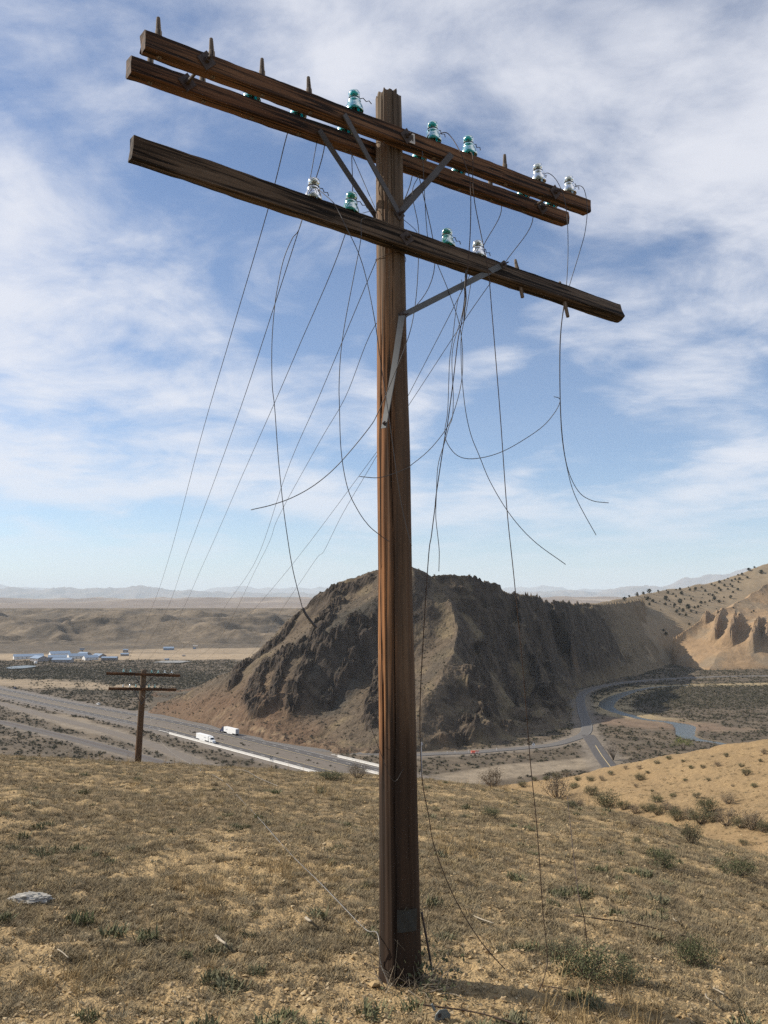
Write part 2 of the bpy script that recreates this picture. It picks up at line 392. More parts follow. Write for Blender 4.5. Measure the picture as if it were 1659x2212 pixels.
def river_depth(X, Y):
    d = np.full(X.shape, 1e9)
    for (a, b, w0, w1) in zip(river[:-1], river[1:], river_w[:-1], river_w[1:]):
        e, par = poly_dist(X, Y, [a, b]); L = math.hypot(*(b - a)) + 1e-9
        d = np.minimum(d, e - 0.5 * (w0 + (w1 - w0) * par / L))
    return d                                   # negative inside the channel
def road_dist(X, Y):
    d = np.full(X.shape, 1e9)
    for P, w in ((near_cw, 7), (far_cw, 8), (frontage, 4), (railway, 4), (side_road, 5), (branch, 5)):
        e, _ = poly_dist(X, Y, np.array(P)); d = np.minimum(d, e - w)
    return d
mid_s = None
def floor_z(X, Y, rd=None, rv=None):
    rd = road_dist(X, Y) if rd is None else rd; rv = river_depth(X, Y) if rv is None else rv
    m = sstep(0, 14, rd)
    m = m * sstep(1, 22, rv)
    z = FLOOR + m * (1.6 * fbm(X / 60, Y / 60, 4, 71) + 0.5 * fbm(X / 14, Y / 14, 3, 73))
    z = z - 2.4 * sstep(2.0, -1.5, rv + 1.5 * fbm(X / 12, Y / 12, 3, 75)) * sstep(-2, 4, rd)
    return z
def wpx(X, Y, z=FLOOR):
    d = Y * cp + (z - EZ) * sp
    return CX + F * X / d, CY - F * ((z - EZ) * cp - Y * sp) / d
def ell(X, Y, c, a, b, th, seed=0, soft=0.35, nz=0.5, ns=40.0):
    dx, dy = X - c[0], Y - c[1]; ct, st = math.cos(th), math.sin(th)
    q = np.hypot((dx * ct + dy * st) / a, (-dx * st + dy * ct) / b) + nz * fbm(X / ns, Y / ns, 4, seed)
    return sstep(1 + soft, 1 - soft, q)
th_hw = math.atan2(DV[1], DV[0])
def floor_cover(X, Y, rd, rv):
    """albedo and sage density of the valley floor"""
    c = np.broadcast_to(np.array([0.138, 0.110, 0.078]), X.shape + (3,)).copy()
    n = fbm(X / 45, Y / 45, 4, 81); n2 = fbm(X / 15, Y / 22, 4, 82)
    c = mixc(c, (0.205, 0.158, 0.108), sstep(-0.1, 0.5, n) * 0.8)
    sage = np.clip(0.55 + 0.9 * n2 + 0.3 * n, 0, 1)
    # dark sage flats beyond the highway
    p = floor_pt(300, 1470)
    dk = ell(X, Y, p[:2], 330, 120, th_hw + 0.35, 83, 0.3, 0.35, 60) * sstep(12, 40, rd)
    bare = ell(X, Y, floor_pt(330, 1418)[:2], 420, 85, 0.05, 84, 0.35, 0.4, 70)
    bare = np.maximum(bare, ell(X, Y, floor_pt(60, 1475)[:2], 170, 40, th_hw + .5, 85, 0.4, 0.4, 50) * 0.8)
    bare = np.maximum(bare, ell(X, Y, floor_pt(560, 1405)[:2], 260, 90, 0.1, 86, 0.3, 0.3, 60) * 0.8)
    # left of highway: sandy strips, right floodplain and terrace
    sand = ell(X, Y, floor_pt(1095, 1668)[:2], 72, 14, 0.55, 87, 0.25, 0.25, 18)
    sand = np.maximum(sand, ell(X, Y, floor_pt(160, 1562)[:2], 75, 13, th_hw, 88, 0.3, 0.5, 22))
    terr = ell(X, Y, floor_pt(1560, 1500)[:2], 190, 95, 0.3, 89, 0.25, 0.3, 45)
    bank = sstep(13, 4, np.abs(rv - 7)) * sstep(600, 680, Y)
    red = ell(X, Y, floor_pt(1400, 1563)[:2], 60, 24, -0.5, 90, 0.3, 0.3, 20)
    c = mixc(c, (0.135, 0.118, 0.085), dk * (0.55 + 0.45 * sstep(-0.3, 0.4, n2)) * 0.9)
    c = mixc(c, (0.145, 0.125, 0.090), terr * 0.75 * (0.5 + 0.5 * sstep(-0.4, 0.3, n2)))
    c = mixc(c, (0.36, 0.275, 0.18), np.clip(bare, 0, 1) * (0.6 + 0.4 * sstep(-0.3, 0.3, fbm(X / 60, Y / 9, 4, 92))))
    c = mixc(c, (0.235, 0.190, 0.135), sand)
    c = mixc(c, (0.37, 0.285, 0.16), np.clip(bank, 0, 1) * 0.85)
    c = mixc(c, (0.195, 0.132, 0.090), red * 0.6)
    c = mixc(c, (0.20, 0.170, 0.135), sstep(9, 2, rd) * 0.7)
    c = mixc(c, (0.075, 0.070, 0.045), sstep(1.0, -2.0, rv) * 0.9)
    sage = np.clip(sage + 0.55 * dk + 0.6 * terr - 1.2 * bare - 1.2 * sand - 0.9 * bank * 0.6 - 0.7 * red, 0, 1) * sstep(1, 5, rd) * sstep(1.5, 4, rv)
    c = c * (1 - 0.48 * sage[..., None])
    return c, sage
M_FLOOR = terrain_mat('valley_soil_material', 0.16, 0.50, 0.8, 0.6)
ang = np.radians(np.linspace(-36, 36, 520)); yy = np.geomspace(215, 1980, 430)
X = np.tan(ang)[None, :] * yy[:, None]; Y = np.repeat(yy[:, None], len(ang), 1)
rd, rv = road_dist(X, Y), river_depth(X, Y); Z = floor_z(X, Y, rd, rv); colf, sagef = floor_cover(X, Y, rd, rv)
valley = grid_obj('valley_floor', X, Y, Z, M_FLOOR, {'Col': colf}); tag(valley, 'valley floor of dry soil and sage', kind='structure')
# river water
wtm = NT('river_water_material'); pw = wtm.n('ShaderNodeNewGeometry').outputs['Position']
M_WATER = wtm.out((0.045, 0.050, 0.036), 0.22, wtm.bump(wtm.noise(pw, 0.8, 4, 0.5), 0.4, 0.25), Specular_IOR_Level=0.24)
side_l, side_r = [], []
for i, p in enumerate(river):
    d = river[min(i + 1, len(river) - 1)] - river[max(i - 1, 0)]; d = d / np.linalg.norm(d); nn = np.array([-d[1], d[0]]) * (river_w[i] * 0.5 + 4)
    side_l.append((*(p + nn), FLOOR - 0.5)); side_r.append((*(p - nn), FLOOR - 0.5))
nR = len(river)
tag(MB().add(side_l + side_r, [(i, nR + i, nR + i + 1, i + 1) for i in range(nR - 1)]).build('river', M_WATER, smooth=True), 'still winding river on the valley floor', kind='structure')

def ribbon(name, P, half, dz, mat, label, zf=None):
    P = np.array([np.asarray(p)[:2] for p in P]); vs = []
    for i, p in enumerate(P):
        d = P[min(i + 1, len(P) - 1)] - P[max(i - 1, 0)]; d = d / np.linalg.norm(d); nn = np.array([-d[1], d[0]])
        for o in (-1, 1): vs.append((*(p + nn * half * o), FLOOR + dz))
        for o in (1, -1): vs.append((*(p + nn * (half + 0.6 + dz) * o), FLOOR - 0.9))
    fs = []
    for i in range(len(P) - 1):
        a, b = i * 4, i * 4 + 4
        for j, k in ((3, 0), (0, 1), (1, 2)): fs.append((a + j, b + j, b + k, a + k))
    o = MB().add(vs, fs).build(name, mat); return tag(o, label, kind='structure')
M_ASPH = plain('asphalt_material', (0.075, 0.068, 0.064), 0.9, 0, 0.25, 0.15)
M_ASPH2 = plain('old_asphalt_material', (0.12, 0.110, 0.10), 0.92, 0, 0.2, 0.12)
M_GRAV = plain('gravel_material', (0.138, 0.114, 0.090), 0.95, 0, 0.25, 0.2)
M_BALL = plain('ballast_material', (0.095, 0.085, 0.078), 0.95, 0, 0.25, 0.3)
M_PAINT = plain('road_paint_material', (0.50, 0.48, 0.44), 0.8, 0, 0.1, 0.3)
M_LINE = plain('worn_line_material', (0.27, 0.26, 0.24), 0.85, 0, 0.2, 0.3)
M_YPAINT = plain('yellow_paint_material', (0.62, 0.47, 0.22), 0.8, 0, 0.1, 0.3)
mid = [hw(s, 16.2 - 3.0 * min(1.0, max(0.0, (-60 - s) / 150))) for s in S_]
ribbon('road_verge', mid, 22.0, 0.20, M_GRAV, 'grey gravel verge and median of the highway')
ribbon('road', near_cw, 4.9, 0.36, M_ASPH, 'near carriageway of the highway')
ribbon('road', far_cw, 5.2, 0.36, M_ASPH, 'far carriageway of the highway')
ribbon('road', frontage, 4.2, 0.30, M_GRAV, 'gravel frontage road below the highway')
ribbon('railway_bed', railway, 3.4, 0.75, M_BALL, 'dark ballast bed of the railway')
ribbon('road', side_road, 3.6, 0.30, M_ASPH2, 'two lane road curving round the foot of the rock hill')
ribbon('road', branch, 3.9, 0.34, M_ASPH, 'short side road running down from the junction')
def stripe(name, P, half, dz, mat, label):
    P = np.array(P); vs = []; 
    for i, p in enumerate(P):
        d = P[min(i + 1, len(P) - 1)] - P[max(i - 1, 0)]; d = d / np.linalg.norm(d); nn = np.array([-d[1], d[0]]) * half
        vs += [(*(p + nn), FLOOR + dz), (*(p - nn), FLOOR + dz)]
    fs = [(2 * i, 2 * i + 1, 2 * i + 3, 2 * i + 2) for i in range(len(P) - 1)]
    tag(MB().add(vs, fs).build(name, mat), label, kind='structure')
def off_line(base, o):
    P = np.array([np.asarray(p)[:2] for p in base]); out = []
    for i, p in enumerate(P):
        d = P[min(i + 1, len(P) - 1)] - P[max(i - 1, 0)]; d = d / np.linalg.norm(d); out.append(p + np.array([-d[1], d[0]]) * o)
    return out
for base, nm in ((near_cw, 'near'), (far_cw, 'far')):
    for o, m in ((-4.0, M_PAINT if nm == 'near' else M_YPAINT), (4.2, M_YPAINT if nm == 'near' else M_PAINT)):
        stripe('road_marking', off_line(base, o), 0.16, 0.40, m, nm + ' carriageway edge line')
    mb = MB()
    for s in np.arange(-420, 330, 12.2):
        sh = 27.6 - 6.0 * min(1.0, max(0.0, (-60 - s) / 150)) if nm == 'far' else 4.7
        a, b = hw(s, sh + 0.2), hw(s + 4.0, sh + 0.2)
        mb.add([(*(a - NV * .18), FLOOR + .41), (*(b - NV * .18), FLOOR + .41), (*(b + NV * .18), FLOOR + .41), (*(a + NV * .18), FLOOR + .41)], [(0, 1, 2, 3)])
    tag(mb.build('road_marking', M_PAINT), 'dashed lane line of the %s carriageway' % nm, kind='structure')
for o in (-3.1, 3.1): stripe('road_marking', off_line(side_road, o), 0.08, 0.345, M_LINE, 'pale edge line of the side road')
stripe('road_marking', off_line(branch, 0.2)[1:], 0.15, 0.39, M_YPAINT, 'yellow centre line of the short side road')
# rails
for k, o in enumerate((-0.75, 0.75)):
    P = off_line(railway, o); tag(MB().tube([(*p, FLOOR + 0.83) for p in P], 0.08, 4).build('rail', plain('rail_steel_%d' % k, (0.16, 0.11, 0.085), 0.5, 0.6)), 'rusty rail of the railway', kind='structure')

# ---- hills from a ridge line and a foot polygon
def hill_z(X, Y, ridges, foot, power, wseed, wamp=14.0, soft=9.0):
    wx = X + wamp * fbm(X / 70, Y / 70, 3, wseed); wy = Y + wamp * fbm(X / 70, Y / 70, 3, wseed + 9)
    best = np.full(X.shape, 1e9); num = np.zeros(X.shape); den = np.zeros(X.shape)
    segs = []
    for (x0, y0, z0), (x1, y1, z1) in [q for r in ridges for q in zip(r[:-1], r[1:])]:
        dx, dy = x1 - x0, y1 - y0; L2 = dx * dx + dy * dy
        t = np.clip(((wx - x0) * dx + (wy - y0) * dy) / L2, 0, 1)
        d = np.hypot(wx - x0 - t * dx, wy - y0 - t * dy); best = np.minimum(best, d); segs.append((d, z0 + (z1 - z0) * t))
    for d, z in segs:
        w = np.exp(-(d - best) / soft); num += w * z; den += w
    zr = num / den
    P = np.array(foot); db, _ = poly_dist(wx, wy, np.vstack([P, P[:1]])); ins = inside(wx, wy, P)
    db = np.where(ins, db, -db)
    t = np.clip(db / (np.maximum(db, 0) + best + 1e-6), -0.2, 1)
    z = FLOOR + (zr - FLOOR) * np.where(t > 0, np.abs(t) ** power, 0) + np.where(db < 0, db * 0.12 - 0.5, 0)
    return z, t, best

def rp(u, v, Yd): return tuple(at_y(u, v, Yd))
def fp(u, v): return tuple(floor_pt(u, v)[:2])
ridge_rock = [rp(385, 1510, 790), rp(470, 1473, 765), rp(520, 1445, 745), rp(560, 1405, 735), rp(600, 1376, 725), rp(650, 1330, 715), rp(690, 1289, 705), rp(740, 1255, 695),
              rp(800, 1238, 690), rp(850, 1230, 686), rp(888, 1226, 682), rp(930, 1238, 690), rp(1000, 1250, 712), rp(1065, 1256, 745), rp(1100, 1274, 775), rp(1150, 1284, 825),
              rp(1200, 1294, 880), rp(1235, 1299, 940), rp(1290, 1303, 1080), rp(1340, 1297, 1220), rp(1400, 1284, 1360), rp(1450, 1274, 1450)]
spur_rock = [rp(955, 1252, 702), rp(965, 1300, 672), rp(972, 1360, 635), rp(975, 1420, 600), rp(955, 1490, 560), rp(920, 1570, 522)]
spur_b = [rp(1100, 1276, 777), rp(1130, 1340, 748), rp(1150, 1420, 708), rp(1172, 1500, 670)]
spur_c = [rp(1203, 1296, 882), rp(1245, 1350, 852), rp(1262, 1400, 826), rp(1270, 1448, 802)]
foot_rock = [fp(330, 1536), fp(400, 1556), fp(470, 1575), fp(560, 1594), fp(640, 1613), fp(730, 1628), fp(800, 1630), fp(900, 1626), fp(1010, 1617), fp(1100, 1602), fp(1160, 1590), fp(1222, 1572),
             fp(1240, 1545), fp(1235, 1510), fp(1258, 1488), fp(1300, 1474), fp(1360, 1460), fp(1410, 1448), fp(1440, 1436), (430, 1400), (470, 1560), (200, 1500), (60, 1100), (-60, 960), (-190, 880), (-220, 830)]
xs = np.arange(-330, 470, 1.25); ys_ = np.concatenate([np.arange(470, 800, 1.25), np.arange(800, 1100, 2.0), np.arange(1100, 1520, 6.0)])
X, Y = np.meshgrid(xs, ys_)
right = sstep(-4, 26, X - np.interp(Y, [500, 522, 560, 600, 635, 672, 702, 760], [22, 26, 38, 46, 48, 49, 48, 70]))
Z, T, DR = hill_z(X, Y, [ridge_rock, spur_rock, spur_b, spur_c], foot_rock, lerp(0.90, 1.42 - 0.30 * sstep(720, 900, Y), right), 101)
Z = Z - 1.5 * np.exp(-DR / 9.0) * sstep(0.3, 0.7, T) + ((7.0 + 8.0 * right) * fbm(X / 65, Y / 65, 3, 105) + (3.0 + 6.0 * right) * fbm(X / 28, Y / 28, 3, 107)) * sstep(0.03, 0.3, T) * sstep(1.0, 0.75, T)
wv = 10 * fbm(X / 40, Y / 40, 3, 111)
cw = 0.70 * X - 0.72 * Y + wv; aw = 0.72 * X + 0.70 * Y
rib_l = ridged(cw / 46, aw / 210, 2, 121, 0.5)
cw2 = 0.96 * X + 0.28 * Y + wv; aw2 = -0.28 * X + 0.96 * Y
rib_r = ridged(cw2 / 46, aw2 / 62, 3, 131, 0.55)
rib = lerp(rib_l, rib_r, right)
brk = fbm(X / 26, Y / 26, 4, 141)
env = sstep(0.06, 0.30, T) * sstep(700, 500, DR * 0 + X + 0.3 * Y - 60)
low = sstep(0.34, 0.16, T) * sstep(40, -60, X)
rock = sstep(0.50, 0.64, rib * 0.78 + 0.46 * brk + 0.06 * right + 0.10 * sstep(0.75, 1.0, T)) * env * (1 - low) * sstep(1150, 950, Y + 0.2 * X)
def on_grid(grid, x, y):
    xs, ys, Z = grid[:3]; i = np.clip(np.searchsorted(xs, x) - 1, 0, len(xs) - 2); j = np.clip(np.searchsorted(ys, y) - 1, 0, len(ys) - 2)
    fx = (x - xs[i]) / (xs[i + 1] - xs[i]); fy = (y - ys[j]) / (ys[j + 1] - ys[j])
    return (Z[j, i] * (1 - fx) + Z[j, i + 1] * fx) * (1 - fy) + (Z[j + 1, i] * (1 - fx) + Z[j + 1, i + 1] * fx) * fy
def slope_pt(u, v):
    """where a line of sight meets the bare form of the hill"""
    r = ray(u, v); t_ = np.arange(490, 800, 0.8); zz = EZ + r[2] * t_; g = on_grid((xs, ys_, Z), r[0] * t_, r[1] * t_); k = int(np.argmax(zz < g)) if (zz < g).any() else len(t_) - 60
    return np.array([r[0] * t_[k], r[1] * t_[k]])
ko = crop(500, 1780, 2.183)
RIBS = [([(1500, 150), (1250, 262), (1010, 412), (860, 580), (650, 735), (530, 880)], 5.0), ([(1250, 340), (1100, 560), (890, 690), (730, 800), (660, 950), (720, 1050)], 8.5), ([(1400, 430), (1180, 600), (1040, 730), (950, 900), (940, 1040)], 6.0),
        ([(1515, 450), (1420, 640), (1310, 800), (1220, 960), (1170, 1040)], 4.2), ([(1530, 780), (1505, 1000), (1480, 1180)], 4.5), ([(860, 700), (840, 860), (800, 1010)], 4.5)]
rock_l = np.zeros(X.shape); wig = 5.0 * fbm(X / 16, Y / 16, 4, 143)
for pts, wdt in RIBS:
    dd, par = poly_dist(X, Y, np.array([slope_pt(*ko(*p)) for p in pts])); rock_l = np.maximum(rock_l, sstep(wdt, wdt * 0.55, dd + wig + 2.0 * fbm(par / 9, dd / 9, 2, 145)))
dch, _ = poly_dist(X, Y, np.array([slope_pt(*ko(*p)) for p in ((1420, 470), (1280, 700), (1120, 900), (1010, 1010))])); chute = sstep(26, 14, dch + 0.6 * wig)
rock = lerp(rock_l, rock, right)
fine = ridged(X / 11, Y / 11, 3, 151, 0.55); fine2 = ridged(X / 4.2, Y / 4.2, 2, 161, 0.5)
col_n = ridged(cw2 / 7.0, aw2 / 13, 3, 165)
lay = ridged((cw + 3.0 * fbm(X / 15, Y / 15, 2, 167)) / 9.0, aw / 60, 2, 168, 0.6)
blk = (2.8 + 1.4 * (1 - right)) * sstep(0.38, 0.62, fine) + 1.8 * sstep(0.42, 0.70, fine2) + 0.8 * ridged(X / 2.6, Y / 2.6, 2, 163) + (1.8 - 1.1 * right) * sstep(0.4, 0.75, lerp(lay, col_n, right * sstep(780, 700, Y)))
Z = Z + rock * (blk - 0.6) * lerp(0.85, 0.6 + 0.7 * np.clip(brk + 0.5, 0, 1), right) * (1 - 0.55 * sstep(0.80, 0.98, T))
Z = Z + (2.0 + 9.0 * right) * (rib - 0.55) * env * sstep(1.0, 0.8, T) + 2.2 * fbm(X / 30, Y / 30, 4, 171) * sstep(0.02, 0.15, T) + 0.9 * fbm(X / 5, Y / 5, 3, 175) * sstep(0.02, 0.2, T) + 0.35 * ridged(X / 3, Y / 3, 2, 177) * sstep(0.02, 0.2, T)
Z = Z + rock * (0.5 + 0.5 * right) * 1.5 * np.sin(2 * np.pi * Z / 11.0 + 5.0 * fbm(X / 30, Y / 30, 3, 185))
# quarried foot above the highway: broken ledges
cut = sstep(0.0, 0.04, T) * sstep(0.17, 0.07, T) * sstep(-150, -70, X) * sstep(60, 0, X)
Z = Z + cut * (3.0 * ridged(X / 9, Y / 22, 3, 181) - 0.8)
Z = Z + 4.0 * np.exp(-DR / 22.0) * sstep(0.5, 0.9, T) * sstep(-110, -60, X) * sstep(110, 60, X)
gx = np.gradient(Z, axis=1) / np.gradient(X, axis=1); gy = np.gradient(Z, axis=0) / np.gradient(Y, axis=0); slope = np.hypot(gx, gy)
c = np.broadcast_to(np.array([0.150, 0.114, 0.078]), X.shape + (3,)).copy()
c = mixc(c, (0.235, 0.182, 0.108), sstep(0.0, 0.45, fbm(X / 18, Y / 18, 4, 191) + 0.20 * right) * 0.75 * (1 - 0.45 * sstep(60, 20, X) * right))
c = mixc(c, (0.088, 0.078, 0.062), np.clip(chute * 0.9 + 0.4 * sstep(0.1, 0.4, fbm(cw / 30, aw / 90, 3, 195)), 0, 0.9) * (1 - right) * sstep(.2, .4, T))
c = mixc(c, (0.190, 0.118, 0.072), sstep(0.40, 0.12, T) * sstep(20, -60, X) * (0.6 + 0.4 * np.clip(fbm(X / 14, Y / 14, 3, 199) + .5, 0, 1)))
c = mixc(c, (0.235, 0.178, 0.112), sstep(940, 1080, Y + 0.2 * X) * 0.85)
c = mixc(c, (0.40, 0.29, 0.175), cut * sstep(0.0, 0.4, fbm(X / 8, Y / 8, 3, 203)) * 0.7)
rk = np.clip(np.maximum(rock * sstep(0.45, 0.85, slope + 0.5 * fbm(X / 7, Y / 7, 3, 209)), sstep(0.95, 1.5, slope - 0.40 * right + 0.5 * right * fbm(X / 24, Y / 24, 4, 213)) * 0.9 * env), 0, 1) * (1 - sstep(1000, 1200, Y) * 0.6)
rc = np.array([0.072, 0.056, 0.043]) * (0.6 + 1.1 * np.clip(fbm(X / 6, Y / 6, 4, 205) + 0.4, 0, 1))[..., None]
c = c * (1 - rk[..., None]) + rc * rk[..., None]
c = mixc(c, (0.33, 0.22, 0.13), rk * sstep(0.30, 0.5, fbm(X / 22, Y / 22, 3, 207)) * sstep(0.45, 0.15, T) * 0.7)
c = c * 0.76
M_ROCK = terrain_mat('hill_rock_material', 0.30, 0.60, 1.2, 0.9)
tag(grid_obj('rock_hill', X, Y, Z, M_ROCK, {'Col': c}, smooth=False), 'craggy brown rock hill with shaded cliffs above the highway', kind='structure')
HILL = (xs, ys_, Z, rk, T)

# ---- tan hill on the right with rock fins, and the juniper ridge behind it
ridge_tan = [rp(1428, 1396, 1195), rp(1470, 1367, 1215), rp(1514, 1341, 1240), rp(1560, 1315, 1275), rp(1600, 1297, 1310), rp(1659, 1262, 1380), rp(1760, 1215, 1470), rp(1900, 1180, 1500)]
foot_tan = [fp(1425, 1408), fp(1432, 1425), fp(1460, 1438), fp(1530, 1447), fp(1600, 1446), fp(1700, 1446), fp(1850, 1446), fp(2000, 1440), (1150, 1400), (1050, 1800), (700, 1650), (520, 1420)]
xs = np.arange(340, 900, 1.5); ys2 = np.arange(1060, 1560, 2.4); X, Y = np.meshgrid(xs, ys2)
Z, T, DR = hill_z(X, Y, [ridge_tan], foot_tan, 0.80, 301, 8.0, 14.0)
Z = Z + sstep(0, 0.15, T) * (3.0 * fbm(X / 45, Y / 45, 4, 311) + 0.7 * fbm(X / 9, Y / 9, 3, 315))
fin = np.zeros(X.shape)
for u, v0, v1, hgt, wd in ((1528, 1355, 1432, 9, 3.2), (1545, 1345, 1438, 15, 4.0), (1581, 1325, 1440, 21, 4.6), (1628, 1300, 1442, 20, 4.2), (1606, 1330, 1375, 6, 3.0), (1659, 1330, 1440, 15, 4.5), (1700, 1320, 1440, 18, 5)):
    p1 = floor_pt(u, min(v1, 1443))[:2]; p0 = at_y(u + (u - 829) * 0.03, v0, p1[1] + 125)[:2]
    dd, par = poly_dist(X + 2.5 * fbm(X / 14, Y / 14, 3, 321 + u), Y, np.array([p1, p0])); L = float(np.hypot(*(p0 - p1)))
    side_ = (X - p1[0]) - (p0[0] - p1[0]) / L * (Y - p1[1])
    env_ = sstep(0, 12, par) * sstep(L * 0.92, L * 0.25, par); rag = 0.95 + 0.30 * fbm(X / 25, Y / 25, 3, 331) + 0.22 * (ridged(X / 6, Y / 6, 3, 333) - 0.5)
    prof = np.where(side_ < 0, 0.45 * np.exp(-(dd / (wd * 1.4)) ** 2) + 0.55 * np.clip(1 - dd / (wd * 6.5), 0, 1) ** 1.3, np.exp(-(dd / (wd * 0.5)) ** 2))
    Z = Z + 1.2 * hgt * prof * env_ * np.clip(rag, 0.2, 1.4) ; fin = np.maximum(fin, np.exp(-(dd / (wd * 1.1)) ** 2) * env_)
c = np.broadcast_to(np.array([0.285, 0.192, 0.110]), X.shape + (3,)).copy()
c = mixc(c, (0.215, 0.172, 0.118), sstep(-0.1, 0.4, fbm(X / 40, Y / 40, 4, 341)) * 0.7)
c = mixc(c, (0.32, 0.215, 0.115), sstep(0.1, 0.5, fbm(X / 22, Y / 40, 3, 345)) * 0.6 * sstep(0.8, 0.3, T))
c = mixc(c, (0.175, 0.125, 0.085), fin * 0.8)
tag(grid_obj('tan_hill', X, Y, Z, terrain_mat('tan_hill_material', 0.16, 0.30, 0.9, 0.6), {'Col': c}, smooth=False), 'tan hill with upright rock fins at the right', kind='structure')
TAN = (xs, ys2, Z)

ridge_jun = [rp(1215, 1305, 1020), rp(1290, 1301, 1180), rp(1340, 1294, 1330), rp(1400, 1281, 1480), rp(1450, 1272, 1570), rp(1520, 1263, 1640), rp(1560, 1252, 1680), rp(1600, 1238, 1700), rp(1659, 1217, 1720), rp(1760, 1185, 1750), rp(1900, 1160, 1800)]
foot_jun = [(200, 960), (262, 990), (330, 1100), (385, 1180), (410, 1215), (470, 1210), (620, 1240), (800, 1240), (1000, 1300), (1300, 1500), (1250, 2100), (700, 2100), (380, 1900), (150, 1300)]
xs = np.arange(150, 1250, 4.0); ys3 = np.arange(960, 2000, 5.0); X, Y = np.meshgrid(xs, ys3)
Z, T, DR = hill_z(X, Y, [ridge_jun], foot_jun, 0.85, 401, 8.0, 20.0)
Z = Z + sstep(0, 0.15, T) * (3.0 * fbm(X / 70, Y / 70, 4, 411) + 0.6 * fbm(X / 14, Y / 14, 3, 415))
c = np.broadcast_to(np.array([0.235, 0.180, 0.115]), X.shape + (3,)).copy()
c = mixc(c, (0.175, 0.143, 0.10), sstep(-0.1, 0.4, fbm(X / 60, Y / 60, 4, 441)) * 0.7)
tag(grid_obj('juniper_ridge', X, Y, Z, terrain_mat('juniper_ridge_material', 0.10, 0.28, 1.0, 0.6), {'Col': c}), 'pale dry ridge dotted with junipers behind the rock hill', kind='structure')
JUN = (xs, ys3, Z)

# ---- rolling badlands behind the camp, distant hills, mountain ranges
def sheet(name, y0, y1, ny, half, nx, zf, mat, cf, label, log=True):
    yy = np.geomspace(y0, y1, ny) if log else np.linspace(y0, y1, ny)
    aa = np.linspace(-half, half, nx); X = aa[None, :] * yy[:, None]; Y = np.repeat(yy[:, None], nx, 1); Z = zf(X, Y)
    tag(grid_obj(name, X, Y, Z, mat, {'Col': cf(X, Y, Z)}), label, kind='structure')
def bad_z(X, Y):
    m = sstep(1640, 1950, Y + 120 * fbm(X / 300, Y / 300, 3, 501))
    top = sstep(1650, 3400, Y + 260 * fbm(X / 500, Y / 500, 2, 503))
    n = ridged(X / 420 + 0.35 * fbm(X / 200, Y / 200, 2, 505), Y / 520, 4, 507, 0.45)
    z = FLOOR - 3 + m * (66 * top + 58 * (n - 0.5) * (1 - 0.70 * sstep(2600, 3400, Y)) + 14 * (ridged(X / 130, Y / 210, 3, 508) - 0.5) * (1 - 0.6 * sstep(2600, 3400, Y)) + 3.5 * fbm(X / 60, Y / 60, 4, 509) + 10 * sstep(1640, 1900, Y) * (1 - top))
    lim = EZ - 0.0060 * Y - 2
    return np.where(z > lim, lim + (z - lim) * 0.10, z)
def bad_c(X, Y, Z):
    c = np.broadcast_to(np.array([0.128, 0.100, 0.069]), X.shape + (3,)).copy()
    c = mixc(c, (0.200, 0.155, 0.105), sstep(-0.1, 0.4, fbm(X / 160, Y / 240, 4, 511)) * 0.8)
    c = mixc(c, (0.078, 0.066, 0.052), sstep(0.0, 0.4, fbm(X / 110, Y / 170, 4, 513)) * 0.65)
    c = mixc(c, (0.115, 0.105, 0.080), sstep(1760, 1660, Y) * 0.8)
    return mixc(c, (0.32, 0.25, 0.17), sstep(0.25, 0.5, fbm(X / 90, Y / 40, 4, 515)) * 0.5 * sstep(2200, 1800, Y))
sheet('badland_hills', 1630, 4600, 300, 0.75, 420, bad_z, terrain_mat('badland_material', 0.022, 0.60, 5.0, 0.8), bad_c, 'low brown badland hills behind the camp')
def mid_z(X, Y):
    return FLOOR + 20 + 70 * sstep(5000, 9000, Y) + (95 + 0.0022 * Y) * (ridged(X / 2600, Y / 3400, 4, 521, 0.5) - 0.42) * sstep(4500, 8000, Y)
def mid_c(X, Y, Z):
    c = np.broadcast_to(np.array([0.20, 0.155, 0.12]), X.shape + (3,)).copy()
    return mixc(c, (0.33, 0.265, 0.20), sstep(0, 0.4, fbm(X / 900, Y / 1500, 4, 525)) * 0.8)
sheet('distant_hills', 4700, 20000, 160, 0.85, 420, mid_z, terrain_mat('distant_hill_material', 0.002, 0.25, 10.0, 0.4), mid_c, 'hazy rolling hills far beyond the badlands')
def mtn(name, Yc, depth, prof, seed, rough, label):
    pu = np.array([p[0] for p in prof], float); pv = np.array([p[1] for p in prof], float)
    def zf(X, Y):
        u = CX + F * X / (Y * cp); v = np.interp(u, pu, pv)
        z0 = EZ + np.array((sp + (CY - v) / F * cp) / (cp - (CY - v) / F * sp)) * Yc
        crest = np.exp(-((Y - Yc) / (depth * 0.42)) ** 2)
        n = ridged(X / (Yc * 0.055), Y / (Yc * 0.055), 5, seed, 0.5) - 0.5
        return FLOOR - 60 + (z0 - FLOOR + 60 + rough * n * 0.35) * crest + rough * n * sstep(0, 0.4, crest) * (1 - 0.6 * crest)
    yy = np.linspace(Yc - depth, Yc + depth * 0.4, 70); aa = np.linspace(-0.8, 0.8, 520)
    X = aa[None, :] * yy[:, None]; Y = np.repeat(yy[:, None], 520, 1); Z = zf(X, Y)
    c = np.broadcast_to(np.array([0.17, 0.14, 0.115]), X.shape + (3,)).copy()
    c = mixc(c, (0.09, 0.085, 0.07), sstep(0, .3, fbm(X / 1500, Y / 1500, 4, seed + 3)) * 0.7)
    tag(grid_obj(name, X, Y, Z, terrain_mat(name + '_material', 0.0012, 0.2, 20.0, 0.4), {'Col': c}), label, kind='structure')
